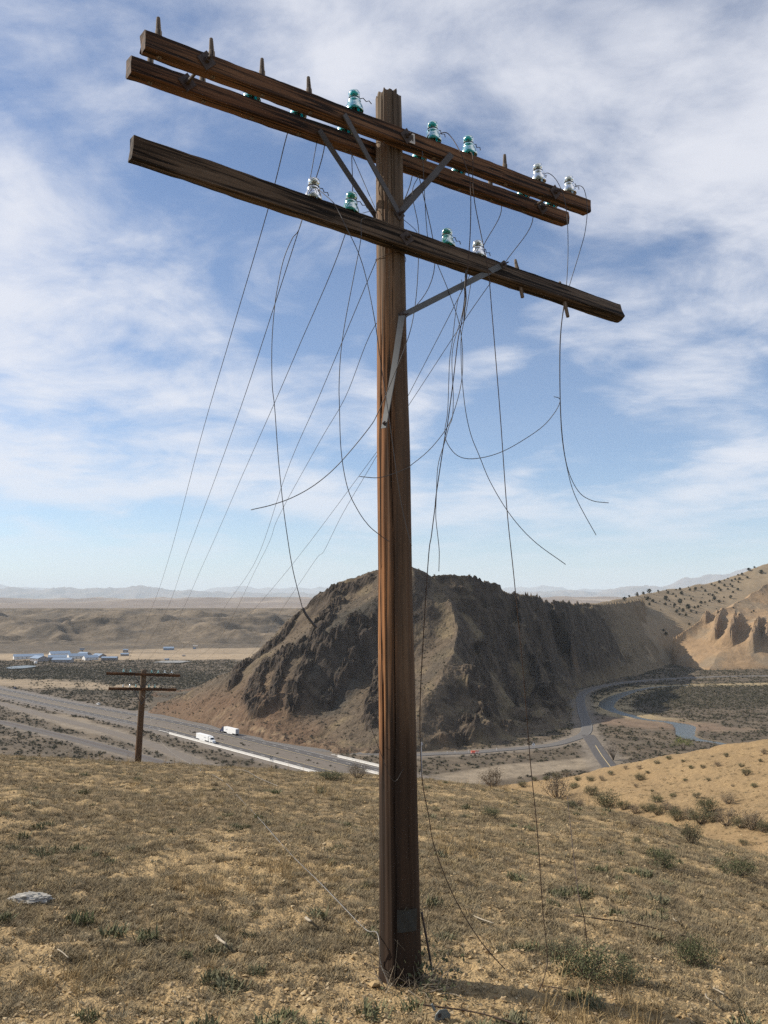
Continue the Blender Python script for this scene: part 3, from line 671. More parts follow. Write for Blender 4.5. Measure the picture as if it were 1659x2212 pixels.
mtn('mountain_range', 30000, 6000, [(-700, 1290), (-300, 1282), (-60, 1275), (0, 1277), (40, 1273), (90, 1279), (150, 1272), (230, 1276), (300, 1271), (360, 1278), (430, 1282), (560, 1286), (700, 1288), (900, 1290), (1100, 1287), (1150, 1283), (1200, 1279), (1300, 1281), (1340, 1273), (1400, 1271), (1450, 1266), (1480, 1254), (1530, 1244), (1560, 1247), (1600, 1236), (1640, 1228), (1680, 1226), (1800, 1215), (2300, 1240)], 601, 420, 'hazy blue mountain range on the horizon')
mtn('mountain_range', 47000, 8000, [(-700, 1278), (-300, 1276), (0, 1268), (60, 1274), (180, 1280), (420, 1284), (470, 1272), (510, 1270), (560, 1275), (610, 1270), (660, 1276), (720, 1270), (760, 1264), (820, 1268), (1000, 1280), (1150, 1272), (1180, 1268), (1230, 1276), (1400, 1280), (1600, 1282), (2300, 1280)], 631, 500, 'farthest pale mountain range fading into haze')

# ================================================================== POLES
def wood(name, axis, c0, c1, c2, dark=None, zdark=None, scale=1.0):
    """weathered timber: streaks along the grain, fine checks, stain"""
    t = NT(name); st = [14.0 * scale] * 3; st[axis] = 0.55 * scale
    v = t.coord('Object', tuple(st)); n1 = t.noise(v, 1.0, 8, 0.65, 0.3)
    st2 = [70.0 * scale] * 3; st2[axis] = 1.4 * scale
    n2 = t.noise(t.coord('Object', tuple(st2)), 1.0, 5, 0.6)
    big = t.noise(t.coord('Object', (1.6, 1.6, 1.6)), 1.0, 4, 0.6)
    c = t.ramp(n1, [(0.25, c0), (0.5, c1), (0.75, c2)])
    c = t.mix(t.mr(n2, 0.38, 0.54, 0.92, 0.0), c, tuple(x * 0.18 for x in c0))
    c = t.mix(t.mr(big, 0.42, 0.68, 0.0, 0.55), c, tuple(x * 0.7 for x in c0))
    st3 = [19.0 * scale] * 3; st3[axis] = 0.45 * scale
    n3 = t.noise(t.coord('Object', tuple(st3), (3, 7, 1)), 1.0, 3, 0.5, 0.2)
    crk = t.mr(t.math('ABSOLUTE', t.math('SUBTRACT', n3, 0.5)), 0.008, 0.040, 0.95, 0.0)
    c = t.mix(crk, c, tuple(x * 0.10 for x in c0))
    return t, c, n1, n2
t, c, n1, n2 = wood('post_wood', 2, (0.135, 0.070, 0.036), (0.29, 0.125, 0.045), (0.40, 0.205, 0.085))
zc_ = t.n('ShaderNodeSeparateXYZ'); t.l(t.n('ShaderNodeTexCoord').outputs['Object'], zc_.inputs[0])
zn = t.math('ADD', zc_.outputs[2], t.math('MULTIPLY', t.math('SUBTRACT', t.noise(t.coord('Object', (9, 9, 0.9)), 1.0, 4, 0.6), 0.5), 1.1))
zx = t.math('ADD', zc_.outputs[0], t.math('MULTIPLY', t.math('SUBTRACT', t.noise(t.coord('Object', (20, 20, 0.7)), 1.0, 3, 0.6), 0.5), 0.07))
c = t.mix(t.mr(zx, -0.085, -0.01, 0, 0.9), c, t.ramp(n1, [(0.25, (0.036, 0.024, 0.016)), (0.55, (0.092, 0.060, 0.037)), (0.78, (0.165, 0.112, 0.070))]))  # sunlit orange left strip and darker shaded right painted into the post colour
c = t.mix(t.mr(zn, 2.7, 4.5, 0, 0.85), c, t.ramp(n1, [(0.3, (0.050, 0.037, 0.027)), (0.7, (0.175, 0.130, 0.088))]))
c = t.mix(t.mr(zn, 1.45, 0.95, 0, 0.96), c, t.ramp(n1, [(0.3, (0.014, 0.009, 0.006)), (0.75, (0.052, 0.029, 0.016))]))
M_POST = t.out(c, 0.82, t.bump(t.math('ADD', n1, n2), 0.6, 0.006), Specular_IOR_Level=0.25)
t, c, n1, n2 = wood('crossarm_wood', 0, (0.055, 0.027, 0.014), (0.140, 0.068, 0.032), (0.24, 0.130, 0.062))
M_ARM = t.out(c, 0.8, t.bump(t.math('ADD', n1, n2), 0.5, 0.004), Specular_IOR_Level=0.25)
t, c, n1, n2 = wood('grey_crossarm_wood', 0, (0.045, 0.031, 0.021), (0.105, 0.073, 0.049), (0.175, 0.128, 0.088))
M_ARM_G = t.out(c, 0.85, t.bump(t.math('ADD', n1, n2), 0.5, 0.004), Specular_IOR_Level=0.2)
t, c, n1, n2 = wood('pin_wood', 2, (0.12, 0.085, 0.06), (0.20, 0.15, 0.105), (0.30, 0.24, 0.17))
M_PIN = t.out(c, 0.85)
M_STEEL = plain('galvanised_steel', (0.105, 0.11, 0.112), 0.62, 0.35, 0.25, 9)
M_STEEL_D = plain('dark_steel', (0.075, 0.070, 0.068), 0.65, 0.3, 0.3, 12)
M_IRON = plain('rusty_iron', (0.055, 0.040, 0.034), 0.75, 0.2, 0.35, 30)
M_WIRE = plain('weathered_wire', (0.060, 0.055, 0.052), 0.55, 0.4, 0.3, 3)
M_WIRE_P = plain('pale_wire', (0.23, 0.21, 0.18), 0.5, 0.4, 0.25, 3)
M_WIRE_R = plain('rust_wire', (0.055, 0.032, 0.020), 0.7, 0.3, 0.3, 3)
M_TIN = plain('tin_plate', (0.020, 0.021, 0.018), 0.7, 0.1, 0.3, 25)
M_LABEL = plain('pale_tag', (0.48, 0.46, 0.42), 0.6, 0.2, 0.2, 40)
def glass(name, col, tr):
    t = NT(name); t.out(col, 0.1, Transmission_Weight=tr, IOR=1.5)
    return t.m
M_TEAL = glass('teal_glass', (0.005, 0.38, 0.33), 0.62); M_GREEN = glass('green_glass', (0.0, 0.30, 0.185), 0.62); M_CLEAR = glass('clear_glass', (0.62, 0.65, 0.53), 0.88)

PROF = [(0.0005, .104), (.010, .104), (.0205, .100), (.0235, .092), (.0238, .083), (.0222, .077), (.0190, .073), (.0188, .066), (.0225, .062), (.0262, .057), (.0270, .050), (.0258, .044),
        (.0285, .038), (.0330, .027), (.0362, .013), (.0370, .003), (.0362, .0), (.0325, .0), (.0305, .006), (.0285, .028), (.0235, .036), (.0155, .040), (.0145, .085), (.0005, .088)]
ME_INS = {m.name: MB().lathe(PROF, 24).mesh('insulator', m, True) for m in (M_TEAL, M_GREEN, M_CLEAR)}
def pin_mesh(h, below, r=0.0125):
    prof = [(0.0005, -below), (r * 0.95, -below), (r * 1.15, -0.02), (r * 1.25, 0.0), (r * 1.2, h * 0.35)]
    k = 7
    for i in range(k):
        z = h * (0.38 + 0.55 * i / k); q = r * (1.05 - 0.28 * i / k); prof += [(q, z), (q * 0.84, z + h * 0.035)]
    prof += [(r * 0.72, h * 0.96), (r * 0.5, h), (0.0005, h)]
    return MB().lathe(prof, 12).mesh('pin', M_PIN, True)
ME_PIN = pin_mesh(0.102, 0.092); ME_PIN_L = pin_mesh(0.088, 0.175, 0.011)
ME_TIE = MB().tube([(0.021 * math.cos(a), 0.021 * math.sin(a), 0.069 + 0.003 * math.sin(a)) for a in np.linspace(0, 6.4, 24)] + [(0.035, -0.01, 0.066), (0.05, 0.004, 0.06), (0.06, -0.006, 0.058), (0.072, 0.006, 0.052)], 0.0021, 5).mesh('tie_wire', M_WIRE, True)

def arm_frame(theta, off, pL, pR, axis_x, axis_y, axis_z=None):
    th = math.radians(theta); a = np.array([math.sin(th), math.cos(th)]); n = np.array([math.cos(th), -math.sin(th)])
    o = np.array([axis_x, axis_y]) + n * off; res = []
    for u, v in (pL, pR):
        r = ray(u, v); tt, s = np.linalg.solve(np.array([[r[0], -a[0]], [r[1], -a[1]]]), o); res.append((s, tt * r[2] + EZ))
    (s0, z0), (s1, z1) = res
    return a, n, o, s0, z0, s1, z1
def beam(L0, L1, w, h, mat, seed, bow=0.0, twist=(0, 0), nseg=60):
    """timber along local X with chamfered worn edges"""
    ch = 0.007; hw_, hh = w / 2, h / 2
    sec = [(-hw_, -hh + ch), (-hw_, 0), (-hw_, hh - ch), (-hw_ + ch, hh), (0, hh + 0.002), (hw_ - ch, hh), (hw_, hh - ch), (hw_, 0), (hw_, -hh + ch), (hw_ - ch, -hh), (0, -hh), (-hw_ + ch, -hh)]
    n = len(sec); vs = []; fs = []; r_ = random.Random(seed)
    for i in range(nseg + 1):
        f = i / nseg; x = L0 + (L1 - L0) * f; tw = math.radians(twist[0] + (twist[1] - twist[0]) * f)
        for k, (y, z) in enumerate(sec):
            e = 0.0012 * math.sin(9 * x + k * 1.7 + seed) + r_.uniform(-0.0011, 0.0011) + (0.002 * r_.random() if k in (3, 5, 9, 11) else 0)
            y2, z2 = y * (1 - e / 0.05), z * (1 - e / 0.05)
            xx = x + ((r_.uniform(-0.006, 0.003) if i == nseg else r_.uniform(-0.003, 0.006)) if i in (0, nseg) else 0)
            vs.append((xx, y2 * math.cos(tw) - z2 * math.sin(tw), y2 * math.sin(tw) + z2 * math.cos(tw) + bow * (1 - (2 * f - 1) ** 2)))
    for i in range(nseg):
        for k in range(n): fs.append((i * n + k, (i + 1) * n + k, (i + 1) * n + (k + 1) % n, i * n + (k + 1) % n))
    fs += [tuple(range(n)), tuple(nseg * n + k for k in range(n - 1, -1, -1))]
    return MB().add(vs, fs).mesh('crossarm', mat)
def post_mesh(h, below, r0, r1, lean, seed, nz=150, na=96, checks=()):
    za = np.linspace(-below, h, nz); aa = np.linspace(0, 2 * np.pi, na, endpoint=False); Zg, Ag = np.meshgrid(za, aa, indexing='ij')
    R = r0 + (r1 - r0) * np.clip(Zg / h, 0, 1) + 0.02 * np.exp(-np.maximum(Zg, 0) / 0.10) * 0.4
    ca, sa = np.cos(Ag) * 3, np.sin(Ag) * 3
    gr = np.zeros_like(R)
    for i, (fa, fz, am) in enumerate(((7, 0.5, 0.0032), (15, 0.9, 0.0024), (30, 1.6, 0.0016))):
        gr += am * gnoise(ca * fa / 3 + 0.15 * np.sin(Zg * 2 + i), sa * fa / 3 + Zg * fz * 0.3 + i * 9, seed + i)
    R = R + gr + 0.004 * gnoise(Zg * 1.3, ca, seed + 7)
    for (a0, z0, z1, dep, wid) in checks:
        ac = a0 + 0.07 * np.sin(Zg * 2.1 + a0 * 5) + 0.03 * np.sin(Zg * 7.3 + a0)
        da = np.abs((Ag - ac + np.pi) % (2 * np.pi) - np.pi)
        R = R - dep * np.exp(-(da / wid) ** 2) * sstep(z0, z0 + 0.25, Zg) * sstep(z1, z1 - 0.25, Zg)
    X = R * np.cos(Ag) + lean[0] * Zg; Y = R * np.sin(Ag) + lean[1] * Zg
    Zo = Zg.copy(); Zo[-1] += 0.03 * (gnoise(aa * 4, aa * 0, seed + 20)) - 0.035 * np.abs(np.cos(aa)) ** 2 * 0.6; Zo[-2] = np.minimum(Zo[-2], Zo[-1] - 0.01)
    v = np.stack([X, Y, Zo], -1).reshape(-1, 3)
    i = np.arange(nz * na).reshape(nz, na); j = np.roll(i, -1, 1)
    f = np.stack([i[:-1], j[:-1], j[1:], i[1:]], -1).reshape(-1, 4)
    # inner, sunken and split top
    top = np.stack([X[-1] * 0.6 + lean[0] * h * 0.4, Y[-1] * 0.6 + lean[1] * h * 0.4, Zo[-1] + 0.012 * gnoise(aa * 5, aa * 0 + 3, seed + 31)], -1)
    cen = np.array([[lean[0] * h, lean[1] * h, h - 0.004]]); b = len(v); v = np.concatenate([v, top, cen]); kk = np.arange(na); k2 = (kk + 1) % na
    f = np.concatenate([f, np.stack([(nz - 1) * na + kk, (nz - 1) * na + k2, b + k2, b + kk], -1)])
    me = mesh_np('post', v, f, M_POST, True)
    bm = bmesh.new(); bm.from_mesh(me); bm.verts.ensure_lookup_table()
    for a_, b_ in zip(kk, k2): bm.faces.new((bm.verts[b + a_], bm.verts[b + b_], bm.verts[b + na]))
    bm.to_mesh(me); bm.free(); return me
def bar(p, q, wvec, w, th):
    """flat steel bar from p to q, broad side along wvec"""
    p, q = Vector(p), Vector(q); d = (q - p).normalized(); wv = Vector(wvec); wv = (wv - d * wv.dot(d)).normalized(); nv = d.cross(wv)
    p = p - d * 0.025; q = q + d * 0.025; vs = []
    for e in (p, q):
        for a, b in ((-1, -1), (1, -1), (1, 1), (-1, 1)): vs.append(e + wv * (w / 2 * a) + nv * (th / 2 * b))
    return MB().add(vs, [(0, 1, 2, 3), (7, 6, 5, 4), (0, 4, 5, 1), (1, 5, 6, 2), (2, 6, 7, 3), (3, 7, 4, 0)])

BASE = np.array([0.085, 4.55, 0.0]); LEAN = ((0.025 - 0.085) / 4.72, 0.0)
pole = empty('utility_pole', BASE)
tag(pole, 'tall weathered wooden pole in the foreground with three crossarms and glass insulators', 'utility pole', 'old telegraph poles')
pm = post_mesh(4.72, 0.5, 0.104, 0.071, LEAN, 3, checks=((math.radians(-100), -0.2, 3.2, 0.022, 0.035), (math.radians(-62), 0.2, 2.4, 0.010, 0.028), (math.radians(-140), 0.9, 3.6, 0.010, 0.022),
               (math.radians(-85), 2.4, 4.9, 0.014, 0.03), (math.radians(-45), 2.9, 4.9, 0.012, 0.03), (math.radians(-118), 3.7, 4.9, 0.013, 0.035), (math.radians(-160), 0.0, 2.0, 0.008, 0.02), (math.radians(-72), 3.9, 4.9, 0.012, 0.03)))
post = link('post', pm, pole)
def add_arm(pole, base, theta, off, pL, pR, ax_at, mat, seed, pins, twist=(0, 0), w=0.072, h=0.088, lift=0.008):
    a, n, o, s0, z0, s1, z1 = arm_frame(theta, off, pL, pR, *ax_at)
    k = (z1 - z0) / (s1 - s0); zc0 = z0 - k * s0
    M = Matrix(((a[0], -n[0], 0, 0), (a[1], -n[1], 0, 0), (0, 0, 1, 0), (0, 0, 0, 1)))
    tilt = Matrix.Rotation(-math.atan(k), 4, 'Y')
    arm = link('crossarm', beam(s0, s1, w, h, mat, seed, 0.0, twist), pole)
    arm.matrix_local = Matrix.Translation((o[0] - base[0], o[1] - base[1], zc0 - base[2])) @ M @ tilt
    ends = {}
    for i, (s, kind) in enumerate(pins):
        f = (s - s0) / (s1 - s0); tw = math.radians(twist[0] + (twist[1] - twist[0]) * f)
        R = Matrix.Translation((s, 0, 0)) @ Matrix.Rotation(tw, 4, 'X') @ Matrix.Translation((0, 0, h / 2))
        R = R @ Matrix.Rotation(random.uniform(-0.04, 0.04), 4, 'Y')
        if kind in 'p': q = link('pin', ME_PIN, arm); q.matrix_local = R
        elif kind == 'l': q = link('pin', ME_PIN_L, arm); q.matrix_local = R
        elif kind == 'h': q = link('pin', ME_PIN_L, arm); q.matrix_local = R @ Matrix.Translation((0, 0, -0.045))
        else:
            q = link('pin', ME_PIN, arm); q.matrix_local = R
            q = link('insulator', ME_INS[{'t': 'teal_glass', 'g': 'green_glass', 'c': 'clear_glass'}[kind]], arm); q.matrix_local = R @ Matrix.Translation((0, 0, lift)) @ Matrix.Diagonal((1.30, 1.30, 1.10, 1)) @ Matrix.Rotation(random.uniform(0, 6), 4, 'Z')
            if kind == 'c': q['label'] = 'clear glass insulator'
            q2 = link('tie_wire', ME_TIE, arm); q2.matrix_local = R @ Matrix.Translation((0, 0, lift)) @ Matrix.Diagonal((1.30, 1.30, 1.10, 1)) @ Matrix.Rotation(random.uniform(-0.5, 0.5), 4, 'Z')
        ends[i] = s
    return arm, (a, n, o, zc0, k, s0, s1)
def bolt(parent, loc, axis, r=0.03, th=0.012):
    ax = Vector(axis).normalized(); p = Vector(loc); mb = MB()
    e1 = ax.orthogonal().normalized(); e2 = ax.cross(e1)
    mb.add([p + e1 * (r * x) + e2 * (r * y) + ax * z for z in (-0.002, 0.005) for x, y in ((-1, -1), (1, -1), (1, 1), (-1, 1))], [(3, 2, 1, 0), (4, 5, 6, 7), (0, 1, 5, 4), (1, 2, 6, 5), (2, 3, 7, 6), (3, 0, 4, 7)])
    mb.cyl(p + ax * 0.005, p + ax * (0.005 + th), r * 0.45, n=6); mb.cyl(p + ax * 0.01, p + ax * (th + 0.03), r * 0.22, n=8)
    return mb.build('bolt', M_IRON, parent)
def axat(z): return (BASE[0] + LEAN[0] * z, BASE[1] + LEAN[1] * z)
FRONT = [(-1.395, 'p'), (-1.134, 'p'), (-.868, 'p'), (-.598, 'p'), (-.318, 't'), (.223, 't'), (.499, 't'), (.79, 'p'), (1.085, 'c'), (1.37, 'c')]
REAR = [(-1.34, 'p'), (-1.07, 'p'), (-.799, 't'), (-.521, 't'), (-.218, 't'), (.314, 't'), (.624, 't'), (.899, 'p'), (1.192, 't'), (1.459, 't')]
armF, fF = add_arm(pole, BASE, 53, 0.118, (308, 91), (1267, 449), axat(4.4), M_ARM, 1, FRONT)
armR, fR = add_arm(pole, BASE, 53, -0.118, (277, 144), (1221, 474), axat(4.4), M_ARM, 2, REAR)
LOWP = [(-.55, 'c'), (-.33, 'g'), (.30, 'g'), (.525, 'c'), (.82, 'l'), (1.17, 'h')]
armL, fL = add_arm(pole, BASE, 58, 0.122, (281, 320), (1337, 678), axat(3.85), M_ARM_G, 3, LOWP, twist=(12, -24), h=0.112, lift=-0.006)
for arm, k in ((armF, 0), (armR, 0), (armL, 1)):
    bolt(arm, (0.0, -0.037, 0.0), (0, -1, 0), 0.032)
for arm, s in ((armF, -1.18), (armF, 1.19), (armR, -1.17), (armR, 1.33)): bolt(arm, (s, -0.037, 0.0), (0, -1, 0), 0.034, 0.02)
# spacer bolts that tie the double arm together
for s in (-1.18, 1.22):
    mb = MB().cyl((s, 0.04, 0), (s, 0.16, 0.0), 0.008, n=8); mb.build('spacer_bolt', M_IRON, armF)
# small stamped tag nailed on the front arm, with its dark numeral
tg = MB().box(-0.022, 0.022, -0.0395, -0.0370, -0.03, 0.028).build('tag_plate', M_LABEL, armF, (0.035, 0, 0))
mbn = MB()
for x0, x1, z0, z1 in ((-.010, -.006, -.018, .016), (-.006, .010, .012, .016), (.006, .010, -.002, .016), (-.006, .010, -.002, .002), (.004, .010, -.018, -.002)): mbn.box(x0 + .035, x1 + .035, -0.0412, -0.0397, z0, z1)
mbn.build('tag_lettering', M_IRON, armF)
def rel(p): return Vector(p) - Vector(BASE)
def armpt(fr, s, dn, dz):
    a, n, o, z0, k, _, _ = fr; return np.array([o[0] + a[0] * s + n[0] * dn, o[1] + a[1] * s + n[1] * dn, z0 + k * s + dz])
def postpt(z, ang, r=None):
    """point on the post's skin; angle from the camera side, positive to the right"""
    x, y = axat(z); r = (0.104 + (0.071 - 0.104) * z / 4.72) + 0.006 if r is None else r
    return np.array([x + r * math.sin(ang), y - r * math.cos(ang), z])
nF = (fF[1][0], fF[1][1], 0)
z_hub = float(at_y(862, 456, 4.45)[2])
hubF = postpt(z_hub, math.radians(37))
for s in (-0.40, 0.30):
    bar(rel(armpt(fF, s, 0.046, -0.035)), rel(hubF + np.array([0, 0, 0.0])), (0, 0, 1), 0.034, 0.007).build('brace', M_STEEL_D, pole)
hubR = postpt(z_hub, math.radians(217))
for s in (-0.40, 0.40):
    bar(rel(armpt(fR, s, 0.046 if s < 0 else 0.046, -0.03)), rel(hubR), (0, 0, 1), 0.034, 0.007).build('brace', M_STEEL_D, pole)
bolt(pole, rel(hubF), (math.sin(.64), -math.cos(.64), 0), 0.026, 0.015)
zl = float(at_y(872, 676, 4.45)[2]); hubL = postpt(zl, math.radians(45))
pR_ = armpt(fL, 0.655, 0.050, 0.03)
bar(rel(pR_), rel(hubL), (0, 0, 1), 0.033, 0.006).build('brace', M_STEEL, pole); bolt(pole, rel(hubL), (.7, -.7, 0), 0.02, 0.012); bolt(pole, rel(pR_ + np.array([fL[1][0], fL[1][1], 0]) * 0.004), (fL[1][0], fL[1][1], 0), 0.018, 0.014)
# the loose brace that has swung down along the post
pe = at_y(829, 925, 4.395); pb = at_y(868, 682, 4.42)
mid_ = (pe + pb) / 2 + np.array([0.004, -0.018, 0])
mb = MB(); pts = spline([pb + np.array([0, 0, 0.0]), mid_, pe], 8); w_ = np.array([0.86, -0.5, 0]) * 0.0165; t_ = np.array([0.5, 0.86, 0]) * 0.003
vs = []
for i, p in enumerate(pts):
    tw = 0.25 + 0.5 * i / len(pts); w2 = np.array([math.cos(tw), -math.sin(tw), 0]) * 0.0165; t2 = np.array([math.sin(tw), math.cos(tw), 0]) * 0.003
    for a_, b_ in ((-1, -1), (1, -1), (1, 1), (-1, 1)): vs.append(rel(p + w2 * a_ + t2 * b_))
fs = [(0, 1, 2, 3), tuple(4 * (len(pts) - 1) + k for k in (3, 2, 1, 0))]
for i in range(len(pts) - 1):
    for k in range(4): fs.append((4 * i + k, 4 * i + 4 + k, 4 * i + 4 + (k + 1) % 4, 4 * i + (k + 1) % 4))
o = MB().add(vs, fs).build('brace', M_STEEL, pole); o['label'] = 'loose steel brace hanging down along the post'
bolt(pole, rel(pe + np.array([0.003, -0.005, 0.025])), (0.4, -0.9, 0), 0.009, 0.006)
# weathered tin plate low on the post
zt0, zt1 = 0.265, 0.37; vs = []; fs = []
for j, z in enumerate(np.linspace(zt0, zt1, 6)):
    for i, a_ in enumerate(np.linspace(math.radians(-8), math.radians(47), 9)):
        vs.append(rel(postpt(z, a_, 0.104 - 0.007 * z + 0.011 + 0.002 * math.sin(i * 1.3 + j))))
for j in range(5):
    for i in range(8): fs.append((j * 9 + i, j * 9 + i + 1, j * 9 + i + 10, j * 9 + i + 9))
b_ = len(vs); vs += [rel(postpt(zt1, math.radians(10), 0.118)), rel(postpt(zt1, math.radians(24), 0.118)), rel(postpt(zt1 + 0.022, math.radians(14), 0.130))]; fs.append((b_, b_ + 1, b_ + 2))
o = MB().add(vs, fs).build('tin_plate', M_TIN, pole); o['label'] = 'dull tin plate with a bent corner nailed low on the post'
sm = o.modifiers.new('thick', 'SOLIDIFY'); sm.thickness = 0.0015; sm.offset = 0
# wire loop round the post under the lower arm
zz = float(at_y(820, 553, 4.5)[2])
MB().tube([rel(postpt(zz + 0.01 * math.sin(a * 2), a, 0.104 - 0.007 * zz + 0.005)) for a in np.linspace(0, 6.29, 40)], 0.0018, 5).build('wire_band', M_WIRE_R, pole)

# ---- the second pole down the slope
P2Y = 35.5
p2t = at_y(311, 1446, P2Y); p2h = 4.72
p2b = np.array([p2t[0] - 0.18, P2Y, p2t[2] - p2h])
pole2 = empty('utility_pole', p2b)
tag(pole2, 'smaller looking far pole with two crossarms standing below the crest', 'utility pole', 'old telegraph poles')
link('post', post_mesh(p2h, 0.6, 0.135, 0.115, (0.18 / p2h, 0), 23, nz=60, na=40, checks=((math.radians(-100), 0, 3.2, 0.02, 0.06), (math.radians(-60), 1, 4.5, 0.012, 0.05))), pole2)
def arm2(v0, v1, u0, u1, pins, mat, seed):
    a = at_y(u0, v0, P2Y - 0.2); b = at_y(u1, v1, P2Y - 0.1); L = np.linalg.norm(b - a); d = (b - a) / L
    arm = link('crossarm', beam(0, L, 0.083, 0.112, mat, seed, nseg=20), pole2)
    ang_ = math.atan2(d[1], d[0]); arm.matrix_local = Matrix.Translation(a - p2b) @ Matrix.Rotation(ang_, 4, 'Z') @ Matrix.Rotation(-math.asin(d[2]), 4, 'Y')
    for f, kind in pins:
        R = Matrix.Translation((f * L, 0, 0.056))
        q = link('pin', ME_PIN, arm); q.matrix_local = R
        if kind != 'p':
            q = link('insulator', ME_INS[{'t': 'teal_glass', 'g': 'green_glass', 'c': 'clear_glass'}[kind]], arm); q.matrix_local = R @ Matrix.Translation((0, 0, 0.03))
            if kind == 'c': q['label'] = 'clear glass insulator'
    return a, d, L
A2 = arm2(1454.5, 1459.5, 230, 389, [(.13, 'p'), (.23, 't'), (.325, 't'), (.42, 'p'), (.61, 't'), (.70, 't'), (.79, 'c'), (.885, 'c'), (.97, 'p')], M_ARM, 11)
L2 = arm2(1487.5, 1490, 235, 381, [(.21, 'c'), (.31, 'c'), (.40, 't'), (.59, 't'), (.68, 't'), (.78, 'p')], M_ARM, 12)
for (aa_, dd_, LL), hz in ((A2, 0.62), (L2, 0.62)):
    for f in (0.38, 0.65):
        p = aa_ + dd_ * LL * f + np.array([0, -0.05, -0.03]); hub = np.array([p2t[0] - 0.02, P2Y - 0.15, aa_[2] - hz])
        bar(Vector(p - p2b), Vector(hub - p2b), (0, 0, 1), 0.036, 0.008).build('brace', M_STEEL_D, pole2)

# ================================================================== WIRES
WIRES = []
def wire(pts, label, mat=None, r=0.0021, step=7, name='wire', grp=None, n=5):
    P = [np.asarray(p, float) if len(p) == 3 and not isinstance(p, tuple) else at_y(*p) for p in pts]
    o = MB().tube(spline(P, step), r, n).build(name, mat or M_WIRE, smooth=True)
    return tag(o, label, 'wire', grp or 'wires of the pole line')
def A3(*p): return np.array(p, float)
k2 = crop(960, 260, 2.765); k3 = crop(1400, 380, 2.676); k7 = crop(1280, 820, 2.257); kl = crop(780, 600, 3.45625); k8 = crop(760, 1220, 2.765); kp = crop(1180, 560, 2.46); k4 = crop(0, 1780, 1.338); kb = crop(1000, 2500, 2.37); kr = crop(1400, 2300, 1.583)
def on(c, Y, *pts): return [(*c(x, y), Y) for x, y in pts]
def ins_pt(fr, s, dz=0.12): return armpt(fr, s, 0, dz + 0.01)
def p2pt(arm, f, dz=0.13): return arm[0] + arm[1] * arm[2] * f + np.array([0, 0, dz])
def seq(c, Ys, pts): return [(*c(x, y), Y) for (x, y), Y in zip(pts, Ys)]
# spans that still run down to the far pole
wire([ins_pt(fR, -.521), (620, 291, 4.45), (578, 455, 5.1), (500, 720, 7.0), (430, 960, 10.2), (364.7, 1206, 17.0), (324, 1323, 25.0), p2pt(A2, .23)], 'leftmost span wire running from the double crossarm down to the far pole', r=0.0029)
wire([ins_pt(fR, -.40, .05), (700, 322, 4.6), (652, 476, 5.2), (596, 650, 6.2), (520, 880, 8.4), (455, 1060, 12), (400, 1206, 17.5), (354.6, 1328, 26.0), p2pt(A2, .325)], 'second span wire from the left, reaching from the double crossarm to the far pole', r=0.0029)
wire([ins_pt(fR, -.218), (760, 340, 4.9), (745, 508, 5.4), (645, 750, 7.2), (580, 900, 9.2), (520, 1035, 12.0), (444.7, 1206, 18.0), (369.7, 1363, 28.0), p2pt(A2, .42, .08)], 'third span wire from the left, with a small splice below the lower crossarm', r=0.0029)
wire([armpt(fR, .10, 0, .06), (890, 382, 4.9), (813, 562, 5.7), (690, 855, 8.3), (619, 1020, 11.3), (555, 1206, 16.5), (500, 1290, 22), (445.7, 1358, 29), p2pt(A2, .61)], 'span wire that passes behind the post below the lower crossarm', r=0.0029)
wire([armpt(fR, .314, -.02, .02), (939.5, 569, 5.6), (892, 667, 6.2), (812, 700, 6.6), (745, 860, 8.6), (686, 962, 10.5), (600, 1120, 14.5), (562, 1211, 18), (456, 1399, 29), p2pt(A2, .70)], 'kinked span wire crossing behind the post and heading to the far pole', r=0.0029)
wire([ins_pt(fR, 1.192), (1150, 479, 5.8), (1088, 571, 6.2), (999, 698, 7.0), (881, 878, 8.9), (814, 976, 10.2), (630, 1221, 16.5), (532, 1335, 22.5), (446, 1424, 29.5), p2pt(A2, .885)], 'long span wire from the right end of the double crossarm crossing down leftward', r=0.0029)
wire([ins_pt(fR, .899, .06), (1083, 455, 5.7), (1044, 531, 6.0), (998, 628, 6.7), (881, 856, 8.7), (814, 984, 10.2), (740, 1110, 13), (700, 1190, 15), (684, 1206, 15.6), (640, 1270, 18.5), (530, 1428, 26), (455, 1480, 31), p2pt(L2, .78, .08)], 'long slack span wire with a kink low on the left, sagging below the far pole', r=0.0029)
# broken wires that hang from the arms
wire([ins_pt(fF, 1.37, .07), (1248, 401, 5.30), (1262, 410, 5.28), (1268.5, 450, 5.26), (1264, 500, 5.25), (1252, 545, 5.24)] + on(k7, 5.22, (1190, 270), (1150, 500), (1140, 800), (1150, 1200), (1190, 1500), (1270, 1680), (1370, 1750), (1490, 1767)), 'broken wire looping over the last clear insulator, its end curling outward', r=0.0023)
wire([ins_pt(fF, 1.085, .07), (1184, 374, 5.16), (1206, 396, 5.15), (1222, 445, 5.15), (1227, 520, 5.15), (1224, 610, 5.15)] + on(k7, 5.15, (1145, 520), (1137, 800), (1144, 1150), (1165, 1380), (1210, 1600), (1250, 1720), (1310, 1840), (1400, 2000)), 'broken wire from the first clear insulator, its frayed end pointing down rightward', r=0.0023)
wire(on(k7, 4.75, (440, 225), (400, 330), (365, 600), (345, 750), (332, 1100), (311, 1250), (330, 1340), (400, 1425), (500, 1450), (650, 1425), (800, 1360), (1000, 1230), (1100, 1120), (1140, 1040), (1130, 1012), (1095, 1003)), 'wire hanging in a wide loop that curls up rightward to a hooked end')
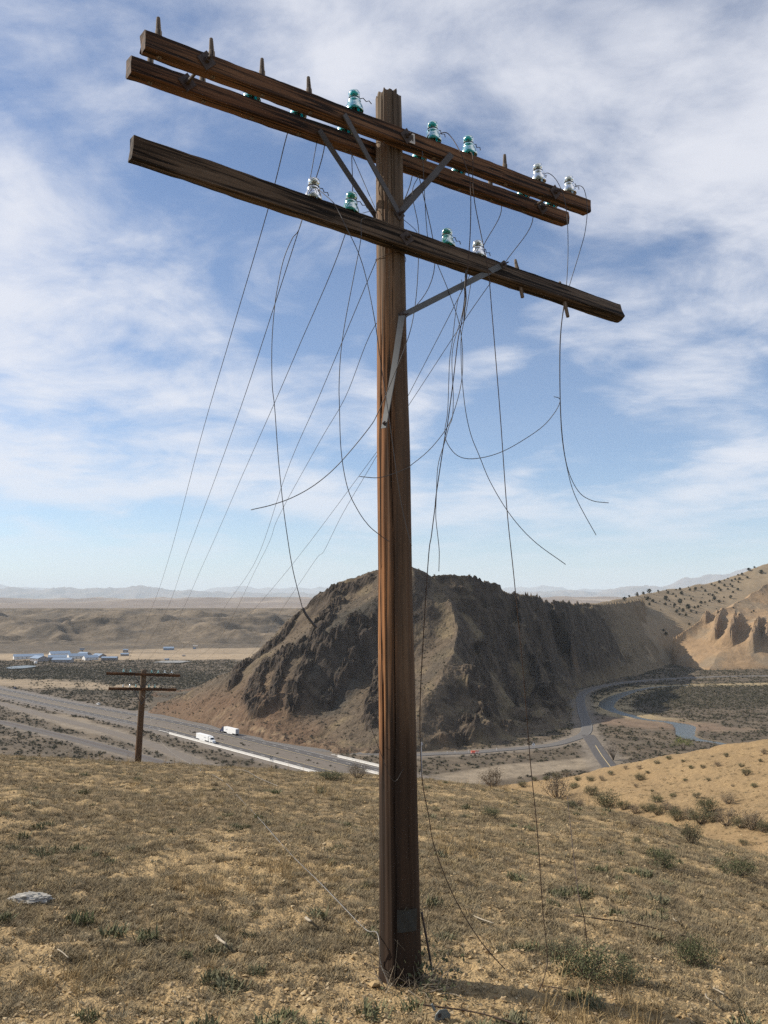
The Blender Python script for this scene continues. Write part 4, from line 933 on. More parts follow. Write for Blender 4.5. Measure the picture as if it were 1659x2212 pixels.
wire([ins_pt(fF, .499, .07)] + on(k2, 4.60, (1512, 660), (1512, 850), (1530, 1070), (1600, 1420)) + [(1055, 590, 4.58), (1063, 680, 4.6), (1080, 890, 4.62), (1095, 1100, 4.64), (1110, 1245, 4.66), (1130, 1450, 4.68), (1145, 1640, 4.7), (1160, 1790, 4.7), (1172, 1960, 4.7), (1182, 2060, 4.69), (1177, 2105, 4.62), ground_hit(1163, 2150) + A3(0, 0, .015)], 'long wire hanging straight from the third teal insulator down to the ground', M_WIRE_R, r=0.0026)
wire([ins_pt(fF, .223, .07), (961, 286, 4.72), (977, 299, 4.70), (994, 328, 4.62), (1006, 358, 4.56), (1016, 400, 4.55), (1016, 495, 4.5), (1011, 569, 4.5), (1006, 620, 4.5), (998, 690, 4.52)] + on(k7, 4.55, (405, 600), (370, 900), (330, 1200), (305, 1330), (250, 1700), (240, 1800), (215, 2000), (190, 2205)) +
     [(908, 1500, 4.62), (909, 1640, 4.66), (914, 1700, 4.68)] + seq(kb, (4.7, 4.7, 4.72, 4.74, 4.76, 4.76, 4.72), ((870, 250), (900, 430), (970, 640), (1080, 890), (1250, 1170), (1450, 1400), (1600, 1500))) + [ground_hit(1190, 2142) + A3(0, 0, .02), ground_hit(1227, 2148) + A3(0, 0, .02)], 'long wire hanging past the post and curving away rightward along the ground', M_WIRE_R, r=0.0027)
wire(on(k7, 4.70, (500, 180), (462, 400), (430, 560), (428, 700), (435, 870), (460, 1100), (500, 1280), (560, 1430), (640, 1620), (780, 1850), (950, 2040), (1180, 2210)), 'loose wire swinging out from the bundle, ending above the rock hill right of the post')
wire([armpt(fF, .10, .05, -.06)] + on(k7, 4.60, (190, -120), (260, 55), (340, 250), (415, 480), (439, 700), (430, 900), (380, 1100), (320, 1235), (200, 1385), (60, 1502)) + seq(k8, (4.40, 4.36, 4.32, 4.32, 4.34), ((1510, 740), (1430, 778), (1310, 820), (1210, 838), (1065, 826))), 'bent wire crossing the post front, ending in a short hook at its left')
wire([armpt(fR, -.40, 0, -.04)] + on(kl, 4.3, (632, 350), (520, 560), (430, 780), (370, 1050), (330, 1300), (300, 1700), (302, 2150)) + on(k8, 4.3, (320, 230), (350, 650), (390, 1050), (430, 1350), (480, 1650), (565, 1990)), 'broken wire hanging left of the post with a thick spliced end', r=0.0022)
wire(on(k8, 4.3, (565, 1985), (600, 2050), (650, 2115), (690, 2160)), 'thick dark splice sleeve at the end of the left hanging wire', M_WIRE, r=0.0065, name='splice_sleeve', n=8)
wire([armpt(fL, -.55, .02, .12)] + on(kl, 4.05, (960, 140), (1020, 230)) + on(kl, 4.02, (1120, 430), (1260, 730), (1350, 1040), (1440, 1500)) + [(822, 780, 4.32), (840, 900, 4.33), (862, 1060, 4.35), (876, 1130, 4.36), (889, 1179, 4.36)], 'wire from the left clear insulator slanting down across the front of the post')
wire([armpt(fR, -.218, 0, .02), (795, 415, 4.5), (815, 470, 4.2)] + on(kl, 4.15, (1293, 340), (1280, 560), (1200, 980), (1110, 1450), (1060, 1800), (1040, 2150)) + on(k8, 4.2, (890, 200), (905, 600), (960, 920), (1050, 1120), (1150, 1260)) + on(k8, 4.36, (1250, 1345), (1330, 1400)), 'wire bowing down left of the post and touching it below the loose brace')
wire([armpt(fR, .30, .02, -.05)] + on(kp, 4.65, (330, 130), (375, 380), (381, 560), (365, 900), (330, 1150)) + on(kp, 4.36, (270, 1350), (150, 1650), (60, 1860)) + on(k8, 4.25, (1150, 400), (900, 700), (700, 880), (500, 1000), (300, 1075), (110, 1120)), 'long broken wire sweeping across the post to a free end at the left', r=0.0023)
wire(on(k7, 4.62, (463, 90), (458, 200), (462, 300), (452, 380), (450, 455)), 'thick twisted wire splice below the lower crossarm brace', M_WIRE, r=0.0050, name='splice_sleeve')
wire(on(k7, 4.72, (430, 160), (440, 215), (425, 235), (445, 190), (452, 300), (430, 430), (375, 620), (362, 760), (372, 1000), (365, 1150), (340, 1220), (310, 1330), (262, 1500), (250, 1720), (246, 1850), (250, 1915), (262, 2020), (271, 2120), (268, 2260)), 'tangled wire with a knotted splice hanging beside the long wire right of the post')
wire(on(k2, 4.5, (540, 1160), (600, 1145), (660, 1137), (760, 1142), (840, 1170), (900, 1215), (1000, 1300), (1040, 1360), (1130, 1440), (1180, 1500)), 'thin wire wrapped over the lower crossarm beside the post', M_WIRE, r=0.0016)
wire([ground_hit(1228, 1830) + A3(0, 0, .52)] + [(1245, 1900, ground_hit(1262, 2100)[1] + .1), (1262, 1985, ground_hit(1262, 2100)[1] + .03), (1270, 2060, ground_hit(1270, 2100)[1]), ground_hit(1272, 2100)], 'short stiff wire standing up out of the sagebrush', M_WIRE_R, r=0.0026)
# pale downed wire lying from the far pole along the ground to the near pole's foot
down = [p2b + A3(0.12, -0.14, 3.75), (318, 1520, 34.5), (330, 1570, 32), (350, 1605, 30), (380, 1632, 28)] + [ground_hit(u, v) + A3(0, 0, .03) for u, v in ((430, 1662), (480, 1690), (520, 1732), (560, 1775), (600, 1822), (640, 1866), (690, 1915), (740, 1968), (790, 2020))] + [postpt(.22, -1.5, .115), postpt(.10, -1.0, .118), postpt(.03, -.55, .125), postpt(-.05, -.45, .135)]
wire(down, 'pale downed wire trailing over the ground between the two poles', M_WIRE_P, r=0.0035)
wire([ground_hit(u, v) + A3(0, 0, .03) for u, v in ((470, 1668), (500, 1664), (530, 1668), (560, 1685), (600, 1702))], 'short pale wire end curling on the crest of the slope', M_WIRE_P, r=0.004)
wire([postpt(.33, 1.35, .112), postpt(.16, 1.45, .14), ground_hit(936, 2120) + A3(0, 0, .01)], 'dark rod leaning against the right of the post foot', M_IRON, r=0.006)
wire([ground_hit(u, v) + A3(0, 0, .02) for u, v in ((1240, 1985), (1300, 1992), (1360, 2000), (1440, 2018), (1500, 2035))], 'dark wire lying on the ground behind the sagebrush', M_WIRE_R, r=0.004)
wire([ground_hit(u, v) + A3(0, 0, .03) for u, v in ((905, 2186), (955, 2192), (1010, 2200), (1060, 2212), (1120, 2230))], 'dark wire lying across the broken bracket by the bottom edge', M_WIRE_R, r=0.0035)
# long dark wire from the post front sloping to the left (thin)
wire([postpt(1.05, .25, .107), postpt(1.0, -.3, .108), (800, 1570, 4.4), (790, 1580, 4.5)], 'thin wire end caught across the middle of the post', M_WIRE, r=0.0016)

# ================================================================== PLANTS AND STONES
def rnd_mat(name, cols, rough=0.9, trans=0.0):
    t = NT(name); r = t.rnd(); k = len(cols)
    c = t.ramp(r, [(i / max(1, k - 1), q) for i, q in enumerate(cols)])
    n = t.noise(t.coord('Object'), 30, 3, 0.6)
    c = t.mix(1.0, c, t.math('ADD', t.math('MULTIPLY', n, 0.9), 0.55), 'MULTIPLY')
    return t.out(c, rough, Specular_IOR_Level=0.15)
M_LITTER = rnd_mat('litter_material', [(0.145, 0.112, 0.066), (0.205, 0.160, 0.096), (0.27, 0.210, 0.122), (0.175, 0.148, 0.098), (0.36, 0.27, 0.138)])
M_STRAW = rnd_mat('straw_material', [(0.30, 0.215, 0.105), (0.38, 0.275, 0.135), (0.24, 0.175, 0.095)])
M_FORB = rnd_mat('forb_material', [(0.120, 0.118, 0.062), (0.150, 0.142, 0.082), (0.100, 0.108, 0.052), (0.175, 0.160, 0.10)])
M_SAGE = rnd_mat('sage_leaf_material', [(0.105, 0.105, 0.060), (0.140, 0.138, 0.086), (0.085, 0.092, 0.048), (0.155, 0.135, 0.085)])
M_SAGE_G = rnd_mat('green_leaf_material', [(0.100, 0.108, 0.052), (0.125, 0.130, 0.070), (0.085, 0.094, 0.046)])
M_SAGE_D = rnd_mat('dead_shrub_material', [(0.170, 0.138, 0.098), (0.215, 0.175, 0.120), (0.145, 0.120, 0.090)])
M_TWIG = rnd_mat('twig_material', [(0.130, 0.100, 0.072), (0.20, 0.160, 0.115)])
M_PALE = rnd_mat('bleached_twig_material', [(0.27, 0.23, 0.17), (0.36, 0.31, 0.235)])
M_VSAGE = rnd_mat('valley_sage_material', [(0.082, 0.078, 0.052), (0.108, 0.100, 0.068), (0.135, 0.120, 0.082)])
M_JUNI = rnd_mat('juniper_material', [(0.045, 0.044, 0.026), (0.060, 0.057, 0.034)])
M_STONE = rnd_mat('tan_stone_material', [(0.34, 0.235, 0.115), (0.43, 0.315, 0.170), (0.29, 0.215, 0.130), (0.47, 0.37, 0.225)])
M_STONE_G = rnd_mat('grey_stone_material', [(0.33, 0.305, 0.265), (0.40, 0.375, 0.33)])

def tuft(seed, n, r, h0, h1, w, flop):
    q = np.random.default_rng(seed); vs = []; fs = []
    for i in range(n):
        a = q.uniform(0, 6.283); d = r * math.sqrt(q.random()); x, y = d * math.cos(a), d * math.sin(a)
        b = q.uniform(0, 6.283); L = q.uniform(h0, h1); el = q.uniform(*flop); dx, dy, dz = math.cos(b) * math.cos(el), math.sin(b) * math.cos(el), math.sin(el)
        px, py = -math.sin(b) * w / 2, math.cos(b) * w / 2; k = len(vs); z0 = -0.006
        m = 0.55; s = q.uniform(-0.3, 0.3) * L
        vs += [(x - px, y - py, z0), (x + px, y + py, z0), (x + dx * L * m - px * .8 - dy * s * .3, y + dy * L * m - py * .8 + dx * s * .3, dz * L * m), (x + dx * L * m + px * .8 - dy * s * .3, y + dy * L * m + py * .8 + dx * s * .3, dz * L * m),
               (x + dx * L - dy * s, y + dy * L + dx * s, dz * L * q.uniform(0.6, 1.0))]
        fs += [(k, k + 1, k + 3), (k, k + 3, k + 2), (k + 2, k + 3, k + 4)]
    return np.array(vs), np.array(fs)
def proto(name, vf, mat):
    o = bpy.data.objects.new(name, mesh_np(name, vf[0], vf[1], mat)); return o
def hull_stone(seed, flat=0.6, n=11):
    q = np.random.default_rng(seed); p = q.normal(size=(n, 3)); p /= np.linalg.norm(p, axis=1)[:, None]; p *= q.uniform(0.75, 1.0, (n, 1)) * np.array([1.0, q.uniform(0.6, 0.9), flat * q.uniform(0.7, 1.1)]) * 0.5
    bm = bmesh.new(); [bm.verts.new(v) for v in p]; bmesh.ops.convex_hull(bm, input=bm.verts)
    for v in [v for v in bm.verts if not v.link_faces]: bm.verts.remove(v)
    bmesh.ops.triangulate(bm, faces=bm.faces); me = bpy.data.meshes.new('stone'); bm.to_mesh(me); bm.free(); return me
def scatter(name, pts, scl, rot, idx, protos, label):
    """one object whose points carry instances of a few shapes (for cover nobody could count)"""
    me = bpy.data.meshes.new(name); pts = np.asarray(pts, np.float32); me.vertices.add(len(pts)); me.vertices.foreach_set('co', pts.ravel())
    at = me.attributes.new('scl', 'FLOAT', 'POINT'); at.data.foreach_set('value', np.asarray(scl, np.float32))
    at = me.attributes.new('rot', 'FLOAT_VECTOR', 'POINT'); at.data.foreach_set('vector', np.asarray(rot, np.float32).ravel())
    at = me.attributes.new('pick', 'INT', 'POINT'); at.data.foreach_set('value', np.asarray(idx, np.int32))
    o = link(name, me); tag(o, label, kind='stuff')
    cl = bpy.data.collections.new(name + '_shapes')
    for i, p in enumerate(protos): p.name = '%s_shape_%02d' % (name, i); cl.objects.link(p)
    g = bpy.data.node_groups.new(name + '_nodes', 'GeometryNodeTree')
    g.interface.new_socket('Geometry', in_out='INPUT', socket_type='NodeSocketGeometry'); g.interface.new_socket('Geometry', in_out='OUTPUT', socket_type='NodeSocketGeometry')
    N = g.nodes.new; gi = N('NodeGroupInput'); go = N('NodeGroupOutput'); ip = N('GeometryNodeInstanceOnPoints'); ci = N('GeometryNodeCollectionInfo')
    ci.inputs['Collection'].default_value = cl; ci.inputs['Separate Children'].default_value = True; ci.inputs['Reset Children'].default_value = True
    def na(nm, ty):
        x = N('GeometryNodeInputNamedAttribute'); x.data_type = ty; x.inputs['Name'].default_value = nm; return x.outputs[0]
    e2r = N('FunctionNodeEulerToRotation'); ip.inputs['Pick Instance'].default_value = True
    L = g.links.new; L(gi.outputs[0], ip.inputs['Points']); L(ci.outputs[0], ip.inputs['Instance']); L(na('pick', 'INT'), ip.inputs['Instance Index'])
    L(na('rot', 'FLOAT_VECTOR'), e2r.inputs[0]); L(e2r.outputs[0], ip.inputs['Rotation']); L(na('scl', 'FLOAT'), ip.inputs['Scale']); L(ip.outputs[0], go.inputs[0])
    md = o.modifiers.new('scatter', 'NODES'); md.node_group = g; return o
def near_points(n, r0, r1, half, seed, power=1.0):
    q = np.random.default_rng(seed); r = r0 * (r1 / r0) ** (q.random(n) ** power); a = np.radians(q.uniform(-half, half, n)); return r * np.sin(a), r * np.cos(a), q
def clear_of_post(x, y): return np.hypot(x - 0.085, y - 4.55) > 0.16
# grey-brown mat of dead growth
x, y, q = near_points(62000, 2.9, 44, 33, 11)
bare, spur = soil_masks(x, y); keep = (q.random(len(x)) > bare * 0.93) & (q.random(len(x)) > spur * 0.5) & clear_of_post(x, y)
x, y = x[keep], y[keep]; m = len(x); d = np.hypot(x, y)
litter = [proto('tuft', tuft(s, 44, 0.050, 0.02, 0.06, 0.0034, (0.05, 1.0)), M_LITTER) for s in range(6)]
scatter('dead_ground_cover', np.stack([x, y, GD(x, y)], -1), (0.55 + 0.8 * q.random(m)) * (0.75 + 0.022 * d), np.stack([q.uniform(-.2, .2, m), q.uniform(-.2, .2, m), q.uniform(0, 6.28, m)], -1), q.integers(0, 6, m), litter, 'grey brown mat of dead low growth over the slope')
# straw-coloured grass
x, y, q = near_points(9000, 3.0, 36, 33, 13); n_ = fbm(x / 1.7, y / 1.7, 3, 61)
bare, spur = soil_masks(x, y); keep = ((n_ + 0.25 * q.random(len(x)) + 0.20 * sstep(12, 26, y)) > 0.40) & clear_of_post(x, y) & (q.random(len(x)) > spur * 0.8)
x, y = x[keep], y[keep]; m = len(x); d = np.hypot(x, y)
straw = [proto('tuft', tuft(20 + s, 34, 0.05, 0.04, 0.12, 0.0030, (0.5, 1.4)), M_STRAW) for s in range(3)] + [proto('tuft', tuft(29, 12, 0.05, 0.12, 0.30, 0.0030, (0.9, 1.5)), M_STRAW)]
scatter('dry_grass', np.stack([x, y, GD(x, y)], -1), (0.5 + 0.7 * q.random(m)) * (0.85 + 0.012 * d), np.stack([q.uniform(-.15, .15, m), q.uniform(-.15, .15, m), q.uniform(0, 6.28, m)], -1), q.integers(0, 4, m), straw, 'thin straw coloured grass among the dead growth')
# green forbs
x, y, q = near_points(7000, 3.0, 34, 33, 17); n_ = 0.5 * fbm(x / 1.1, y / 1.1, 2, 67) + 0.75 * fbm(x / 0.28, y / 0.28, 2, 68)
bare, spur = soil_masks(x, y); keep = ((n_ + 0.10 * q.random(len(x)) + 0.06 * sstep(-1, 3, x)) > 0.36) & clear_of_post(x, y) & (q.random(len(x)) > spur)
x, y = x[keep], y[keep]; m = len(x); d = np.hypot(x, y)
forb = [proto('tuft', tuft(40 + s, 60, 0.055, 0.025, 0.075, 0.0075, (0.3, 1.3)), M_FORB) for s in range(5)]
scatter('green_forbs', np.stack([x, y, GD(x, y)], -1), (0.6 + 0.9 * q.random(m) ** 2) * (0.85 + 0.012 * d), np.stack([0 * x, 0 * x, q.uniform(0, 6.28, m)], -1), q.integers(0, 5, m), forb, 'small green plants sprouting through the dead growth')
# chips of tan rock
x, y, q = near_points(80000, 2.9, 44, 33, 19); bare, spur = soil_masks(x, y)
keep = (q.random(len(x)) < 0.12 + 0.88 * np.maximum(bare, spur * 0.45)) & clear_of_post(x, y); x, y = x[keep], y[keep]; m = len(x); d = np.hypot(x, y)
chips = []
for s in range(7):
    me = hull_stone(60 + s, 0.55, 10); me.materials.append(M_STONE); chips.append(bpy.data.objects.new('chip', me))
sz = (0.010 + 0.030 * q.random(m) ** 3) * (0.8 + 0.045 * d)
scatter('gravel', np.stack([x, y, GD(x, y) + sz * 0.18], -1), sz, np.stack([q.uniform(-.6, .6, m), q.uniform(-.6, .6, m), q.uniform(0, 6.28, m)], -1), q.integers(0, 7, m), chips, 'yellow tan chips of rock strewn over the bare soil')

# ---- single stones
ME_ST = [hull_stone(80 + s, 0.62, 12) for s in range(6)]
for me in ME_ST: me.materials.append(M_STONE)
def stone(u, v, wpx_, label, grp, k=0, mat=None, flat=1.0, rz=None):
    p = ground_hit(u, v); size = wpx_ / F * (p[1] * cp + (p[2] - EZ) * sp)
    me = ME_ST[k % 6]
    if mat is not None: me = me.copy(); me.materials.clear(); me.materials.append(mat)
    o = link('stone', me); o.location = p + np.array([0, 0, size * 0.16 * flat]); o.scale = (size, size, size * flat); o.rotation_euler = (random.uniform(-.25, .25), random.uniform(-.25, .25), random.uniform(0, 6.28) if rz is None else rz)
    return tag(o, label, 'stone', grp)
stone(792 + 17, 2134, 36, 'largest tan stone just left of the near post foot', 'stones by the post foot', 1)
stone(771, 2190, 24, 'pale yellow stone lower left of the post foot, apart in bare soil', 'stones by the post foot', 2)
stone(898, 2192, 25, 'squarish tan stone beside the broken bracket', 'stones by the post foot', 3)
stone(780, 2130, 22, 'tan stone next to the largest stone left of the post', 'stones by the post foot', 4)
stone(1053, 2058, 22, 'lone pale stone in the grass right of the hanging wire', 'stones on the slope', 5)
stone(1155, 2186, 20, 'flat tan stone in front of the sagebrush', 'stones on the slope', 0, flat=.6)
q = np.random.default_rng(5); cnt = 0
while cnt < 60:
    u, v = q.uniform(20, 1640), q.uniform(1980, 2208)
    p = ground_hit(u, v); b, s_ = soil_masks(np.array([p[0]]), np.array([p[1]]))
    if b[0] < 0.35 or abs(u - 866) < 52: continue
    stone(u, v, q.uniform(11, 19), 'small angular tan stone loose on the bare ground', 'small loose stones', cnt); cnt += 1
# pale lumpy rock at the left edge
p = ground_hit(66, 1950); bm = bmesh.new(); bmesh.ops.create_icosphere(bm, subdivisions=4, radius=1.0)
for v in bm.verts:
    n_ = float(fbm(np.array([v.co.x * 2.2 + v.co.z]), np.array([v.co.y * 2.2 - v.co.z]), 4, 71)[0]); v.co *= 1 + 0.5 * n_ + 0.35 * float(ridged(np.array([v.co.x * 5 + v.co.z * 3]), np.array([v.co.y * 5 - v.co.z * 2]), 3, 73)[0] - 0.6); v.co.x *= 0.125; v.co.y *= 0.06; v.co.z *= 0.034
me = bpy.data.meshes.new('boulder'); bm.to_mesh(me); bm.free(); me.materials.append(plain('pale_rock_material', (0.33, 0.31, 0.27), 0.95, 0, 0.5, 40))
o = link('boulder', me); o.location = p + np.array([0, 0, 0.022]); tag(o, 'pale grey lumpy rock half sunk in the grass at the left edge', 'rock')
for i, (u, v) in enumerate(((213, 1634), (925, 1665), (960, 1672))):
    stone(u, v, (11, 20, 34)[i], ('small cream stone on the crest near the far pole', 'white rounded stone on the crest right of the near post', 'cream flat stone on the crest beside the white one')[i], 'pale stones on the crest', i, M_STONE_G)

# ---- sticks
def stick(pts, r, label, mat=None):
    P = [ground_hit(u, v) + np.array([0, 0, 0.018 + 0.012 * k]) for k, (u, v) in enumerate(pts)]
    return tag(MB().tube(spline(P, 4), r, 6, r * 0.6).build('stick', mat or M_PALE, smooth=True), label, 'stick', 'bleached sticks')
kq = crop(0, 2400, 1.338)
for pts, r, lb in (([kq(920, 795), kq(940, 825), kq(962, 850)], .010, 'thick white stick lying in the grass left of the post'),
                   ([kq(1305, 718), kq(1316, 735), kq(1327, 750)], .011, 'short white stick nearest the downed wire'),
                   ([kq(245, 855), kq(265, 880), kq(290, 912)], .004, 'thin straw stick in the lower left grass'),
                   ([kr(1385, 1368), kr(1410, 1392), kr(1440, 1420)], .005, 'slim pale stick at the lower right edge'),
                   ([kr(1345, 1395), kr(1352, 1425), kr(1380, 1455)], .005, 'bent white twig below the right sagebrush'),
                   ([kr(1180, 1005), kr(1190, 1025), kr(1200, 1040)], .004, 'tiny pale twig in the grass right of the stiff wire'),
                   ([kb(1210, 1020), kb(1280, 1060), kb(1360, 1105)], .005, 'long pale twig beside the curving wire')): stick(pts, r, lb)

# ---- shrubs
def shrub(seed, nb, nl, wid, hei, leaf, spread=1.0, clump=0.085, up=1.1):
    """(stems, leaves): branching stems with small leaf faces massed round their tips; about 1 m wide"""
    q = np.random.default_rng(seed); st = MB(); lv = []; lf = []
    tips = []
    for i in range(nb):
        a = q.uniform(0, 6.283); R = wid * 0.5 * q.uniform(0.35, 1.0) * spread; H = hei * (q.uniform(0.55, 1.0)) * (1 - 0.35 * (R / (wid * .5)) ** 2)
        p0 = np.array([q.normal() * .03, q.normal() * .03, -0.03]); p3 = np.array([math.cos(a) * R, math.sin(a) * R, H]); md_ = np.array([p3[0] * .55 + q.normal() * .04, p3[1] * .55 + q.normal() * .04, H * 0.4])
        st.tube(spline([p0, md_, p3], 3), 0.014, 4, 0.004); tips.append(p3); tips.append((p3 + md_) / 2 + q.normal(size=3) * .03)
        for j in range(2):
            e = p3 * q.uniform(.6, .9) + q.normal(size=3) * 0.10; e[2] = abs(e[2]); st.tube([md_ * .6 + p3 * .4, e], 0.006, 3, 0.002); tips.append(e)
    tips = np.array(tips); k = q.integers(0, len(tips), nl); c = tips[k] + q.normal(size=(nl, 3)) * clump * np.array([1, 1, .75]); c[:, 2] = np.maximum(c[:, 2], 0.01)
    d = q.normal(size=(nl, 3)); d[:, 2] += up; d /= np.linalg.norm(d, axis=1)[:, None]; e = np.cross(d, q.normal(size=(nl, 3))); e /= np.linalg.norm(e, axis=1)[:, None]
    L = leaf * q.uniform(.6, 1.4, (nl, 1)); W_ = L * 0.26
    v = np.stack([c, c + d * L * .5 + e * W_, c + d * L, c + d * L * .5 - e * W_], 1).reshape(-1, 3); f = np.arange(nl * 4).reshape(-1, 4)
    return st, (v, f)
KINDS_S = {'sage': (M_SAGE, 24, 2200, 1.0, .62, .036), 'green': (M_SAGE_G, 26, 2600, 1.0, .60, .036), 'dead': (M_SAGE_D, 24, 1600, 1.0, .75, .034)}
LIB = {}
for kk_, (mt, nb, nl, wd, hh, lf) in KINDS_S.items():
    LIB[kk_] = []
    for s in range(3):
        st, lv = shrub(100 + s * 7 + len(kk_), nb, nl, wd, hh, lf)
        LIB[kk_].append((st.mesh('stem', M_TWIG), mesh_np('foliage', lv[0], lv[1], mt)))
def bush(u, v, wpx_, kind, label, grp, i, squash=1.0):
    p = ground_hit(u, v); size = wpx_ / F * (p[1] * cp + (p[2] - EZ) * sp)
    e = empty('sagebrush', p - np.array([0, 0, 0.02 * size]), random.uniform(0, 6.28)); e.scale = (size, size, size * squash)
    a, b = LIB[kind][i % 3]; link('stem', a, e); link('foliage', b, e)
    return tag(e, label, 'shrub', grp)
NAMED = [(1270, 2116, 140, 'green', 'large green sagebrush at the lower right with the stiff wire in it', .85), (1345, 2120, 95, 'green', 'low dark green sagebrush joined to the right of the largest bush', .8), (1215, 2075, 80, 'sage', 'thin sage shoot left of the largest green sagebrush', .9),
         (1497, 2085, 95, 'green', 'round green sagebrush with a twisted stem near the lower right corner', 1.0), (1424, 1872, 66, 'green', 'compact dark green shrub in the middle of the right slope', 1.0), (1593, 1892, 78, 'green', 'dark grassy shrub with straw tips near the right edge', .8),
         (1062, 1765, 42, 'green', 'small dark green shrub on the crest right of the post', .9), (1492, 1822, 58, 'sage', 'grey green sagebrush standing in front of the gully brush', 1.3), (1204, 1725, 78, 'dead', 'wide grey dead bush at the head of the gully', .9),
         (1310, 1745, 62, 'sage', 'pale rounded sagebrush at the left end of the gully', 1.0), (1530, 1755, 50, 'sage', 'dense round sagebrush with a dark shadow on the orange spur', 1.1), (713, 1682, 62, 'green', 'flat dark green shrub on the crest left of the post', .5),
         (772, 1680, 52, 'dead', 'grey twiggy bush on the crest just left of the post', .9), (951, 1683, 48, 'dead', 'pale tan bush on the crest just right of the post', 1.0), (1065, 1700, 62, 'dead', 'loose grey bush on the crest before the sandy flat', .9)]
for i, (u, v, w_, kd, lb, sq) in enumerate(NAMED): bush(u, v, w_, kd, lb, 'larger shrubs of the slope', i, sq)
SPUR = [(1012, 296, 58), (992, 332, 28), (770, 372, 75), (680, 338, 52), (865, 270, 38), (820, 298, 36), (765, 302, 46), (1095, 408, 66), (1300, 384, 42), (1460, 414, 80), (1550, 272, 56), (1590, 332, 36), (1525, 230, 33), (1405, 226, 34), (1330, 236, 30), (1270, 238, 30),
        (1450, 178, 32), (1640, 164, 38), (1075, 355, 22), (1180, 382, 36), (590, 292, 56), (640, 280, 44), (480, 300, 36), (540, 296, 34), (700, 300, 40), (940, 240, 26), (1620, 205, 28), (1240, 300, 22), (1360, 300, 26), (1010, 240, 30), (1100, 215, 34), (1160, 190, 30), (1050, 262, 24), (1480, 330, 22), (1230, 205, 24)]
for i, (x_, y_, w_) in enumerate(SPUR):
    u, v = kr(x_, y_); bush(u, v, w_ / 1.583 / 1.4756 * 1.05, ('sage', 'dead', 'sage', 'green')[i % 4], 'low rounded sagebrush dotted over the orange spur', 'sagebrush on the orange spur', i)
GUL = [(1140, 445, 60), (1200, 500, 95), (1260, 495, 80), (1320, 515, 120), (1385, 505, 80), (1450, 525, 115), (1520, 535, 90), (1580, 545, 125), (1640, 560, 90), (1050, 455, 70), (985, 465, 70), (930, 445, 70), (700, 435, 75), (665, 440, 60), (1535, 625, 48), (985, 528, 56), (1000, 615, 46), (270, 315, 70), (420, 330, 50), (1100, 470, 80), (1180, 470, 70)]
for i, (x_, y_, w_) in enumerate(GUL):
    u, v = kr(x_, y_); bush(u, v, w_ / 1.583 / 1.4756 * 1.1, ('dead', 'sage', 'dead', 'sage', 'sage')[i % 5], 'grey brush massed along the gully below the orange spur', 'gully brush', i, 1.0)
# dead bush of bleached twigs at the foot of the post
p = ground_hit(905, 2135); e = empty('dead_bush', p); tag(e, 'tangle of bleached dead twigs at the foot of the near post', 'dead shrub')
q = np.random.default_rng(77); mbs = [MB() for _ in range(3)]
for i in range(90):
    a = q.uniform(0, 6.28); L = q.uniform(.06, .24); el = q.uniform(.0, 1.1); b = np.array([q.normal() * .09, q.normal() * .05, 0.0]); d_ = np.array([math.cos(a) * math.cos(el), math.sin(a) * math.cos(el), math.sin(el)]) * L
    P = [b, b + d_ * .5 + q.normal(size=3) * .02, b + d_ + q.normal(size=3) * .03]; P[1][2] = max(P[1][2], .004); P[2][2] = max(P[2][2], .004); mbs[i % 3].tube(spline(P, 3), q.uniform(.0012, .0036), 4, .001)
mbs[0].build('bleached_twigs', M_PALE, e); mbs[1].build('grey_twigs', M_TWIG, e); mbs[2].build('brown_twigs', M_SAGE_D, e)
st, lv = shrub(900, 6, 260, .34, .10, .022, 1.0, .05); link('foliage', mesh_np('foliage', lv[0], lv[1], M_SAGE), e)
# broken bracket near the bottom edge
p = ground_hit(950, 2206); e = empty('broken_bracket', p + np.array([0, 0, .01]), .5); e.scale = (.75, .75, .75); tag(e, 'broken grey metal bracket lying on the ground below the post', 'bracket')
M_BRK = plain('bracket_material', (0.14, 0.155, 0.15), 0.55, 0.2, 0.2, 30)
MB().prism([(-.055, 0), (.05, -.005), (.058, .02), (.03, .055), (-.02, .06), (-.045, .04)], -.03, -.024).build('flange', M_BRK, e); MB().prism([(-.055, 0), (.05, -.005), (.05, .002), (-.055, .007)], -.03, .04).build('base_plate', M_BRK, e)
MB().cyl((-.02, -.031, .03), (-.02, -.020, .03), .013, n=12).build('bolt_hole', M_IRON, e); MB().cyl((-.035, 0, .05), (-.05, .01, .085), .008, n=8).build('stud', M_BRK, e)

# ---- valley sage, scrub on the hills
q = np.random.default_rng(200); n = 170000
yy = np.sqrt(q.uniform(425 ** 2, 1420 ** 2, n)); xx = yy * q.uniform(-.50, .50, n); rd, rv = road_dist(xx, yy), river_depth(xx, yy); _, sg = floor_cover(xx, yy, rd, rv)
hz_ = inside(xx, yy, np.array(foot_rock)) | inside(xx, yy, np.array(foot_tan))
keep = (q.random(n) < sg ** 1.3 * 0.95) & ~hz_; xx, yy = xx[keep], yy[keep]; zz_ = floor_z(xx, yy, rd[keep], rv[keep]); m = len(xx)
def far_shrub(seed, n=34):
    q = np.random.default_rng(seed); c = q.normal(size=(n, 3)) * np.array([.24, .24, .13]) + np.array([0, 0, .22]); c[:, 2] = np.abs(c[:, 2]); d = q.normal(size=(n, 3)); d[:, 2] += .5; d /= np.linalg.norm(d, axis=1)[:, None]; e = np.cross(d, q.normal(size=(n, 3))); e /= np.linalg.norm(e, axis=1)[:, None]
    v = np.stack([c - e * .16, c + e * .16, c + d * .26], 1).reshape(-1, 3); return v, np.arange(n * 3).reshape(-1, 3)
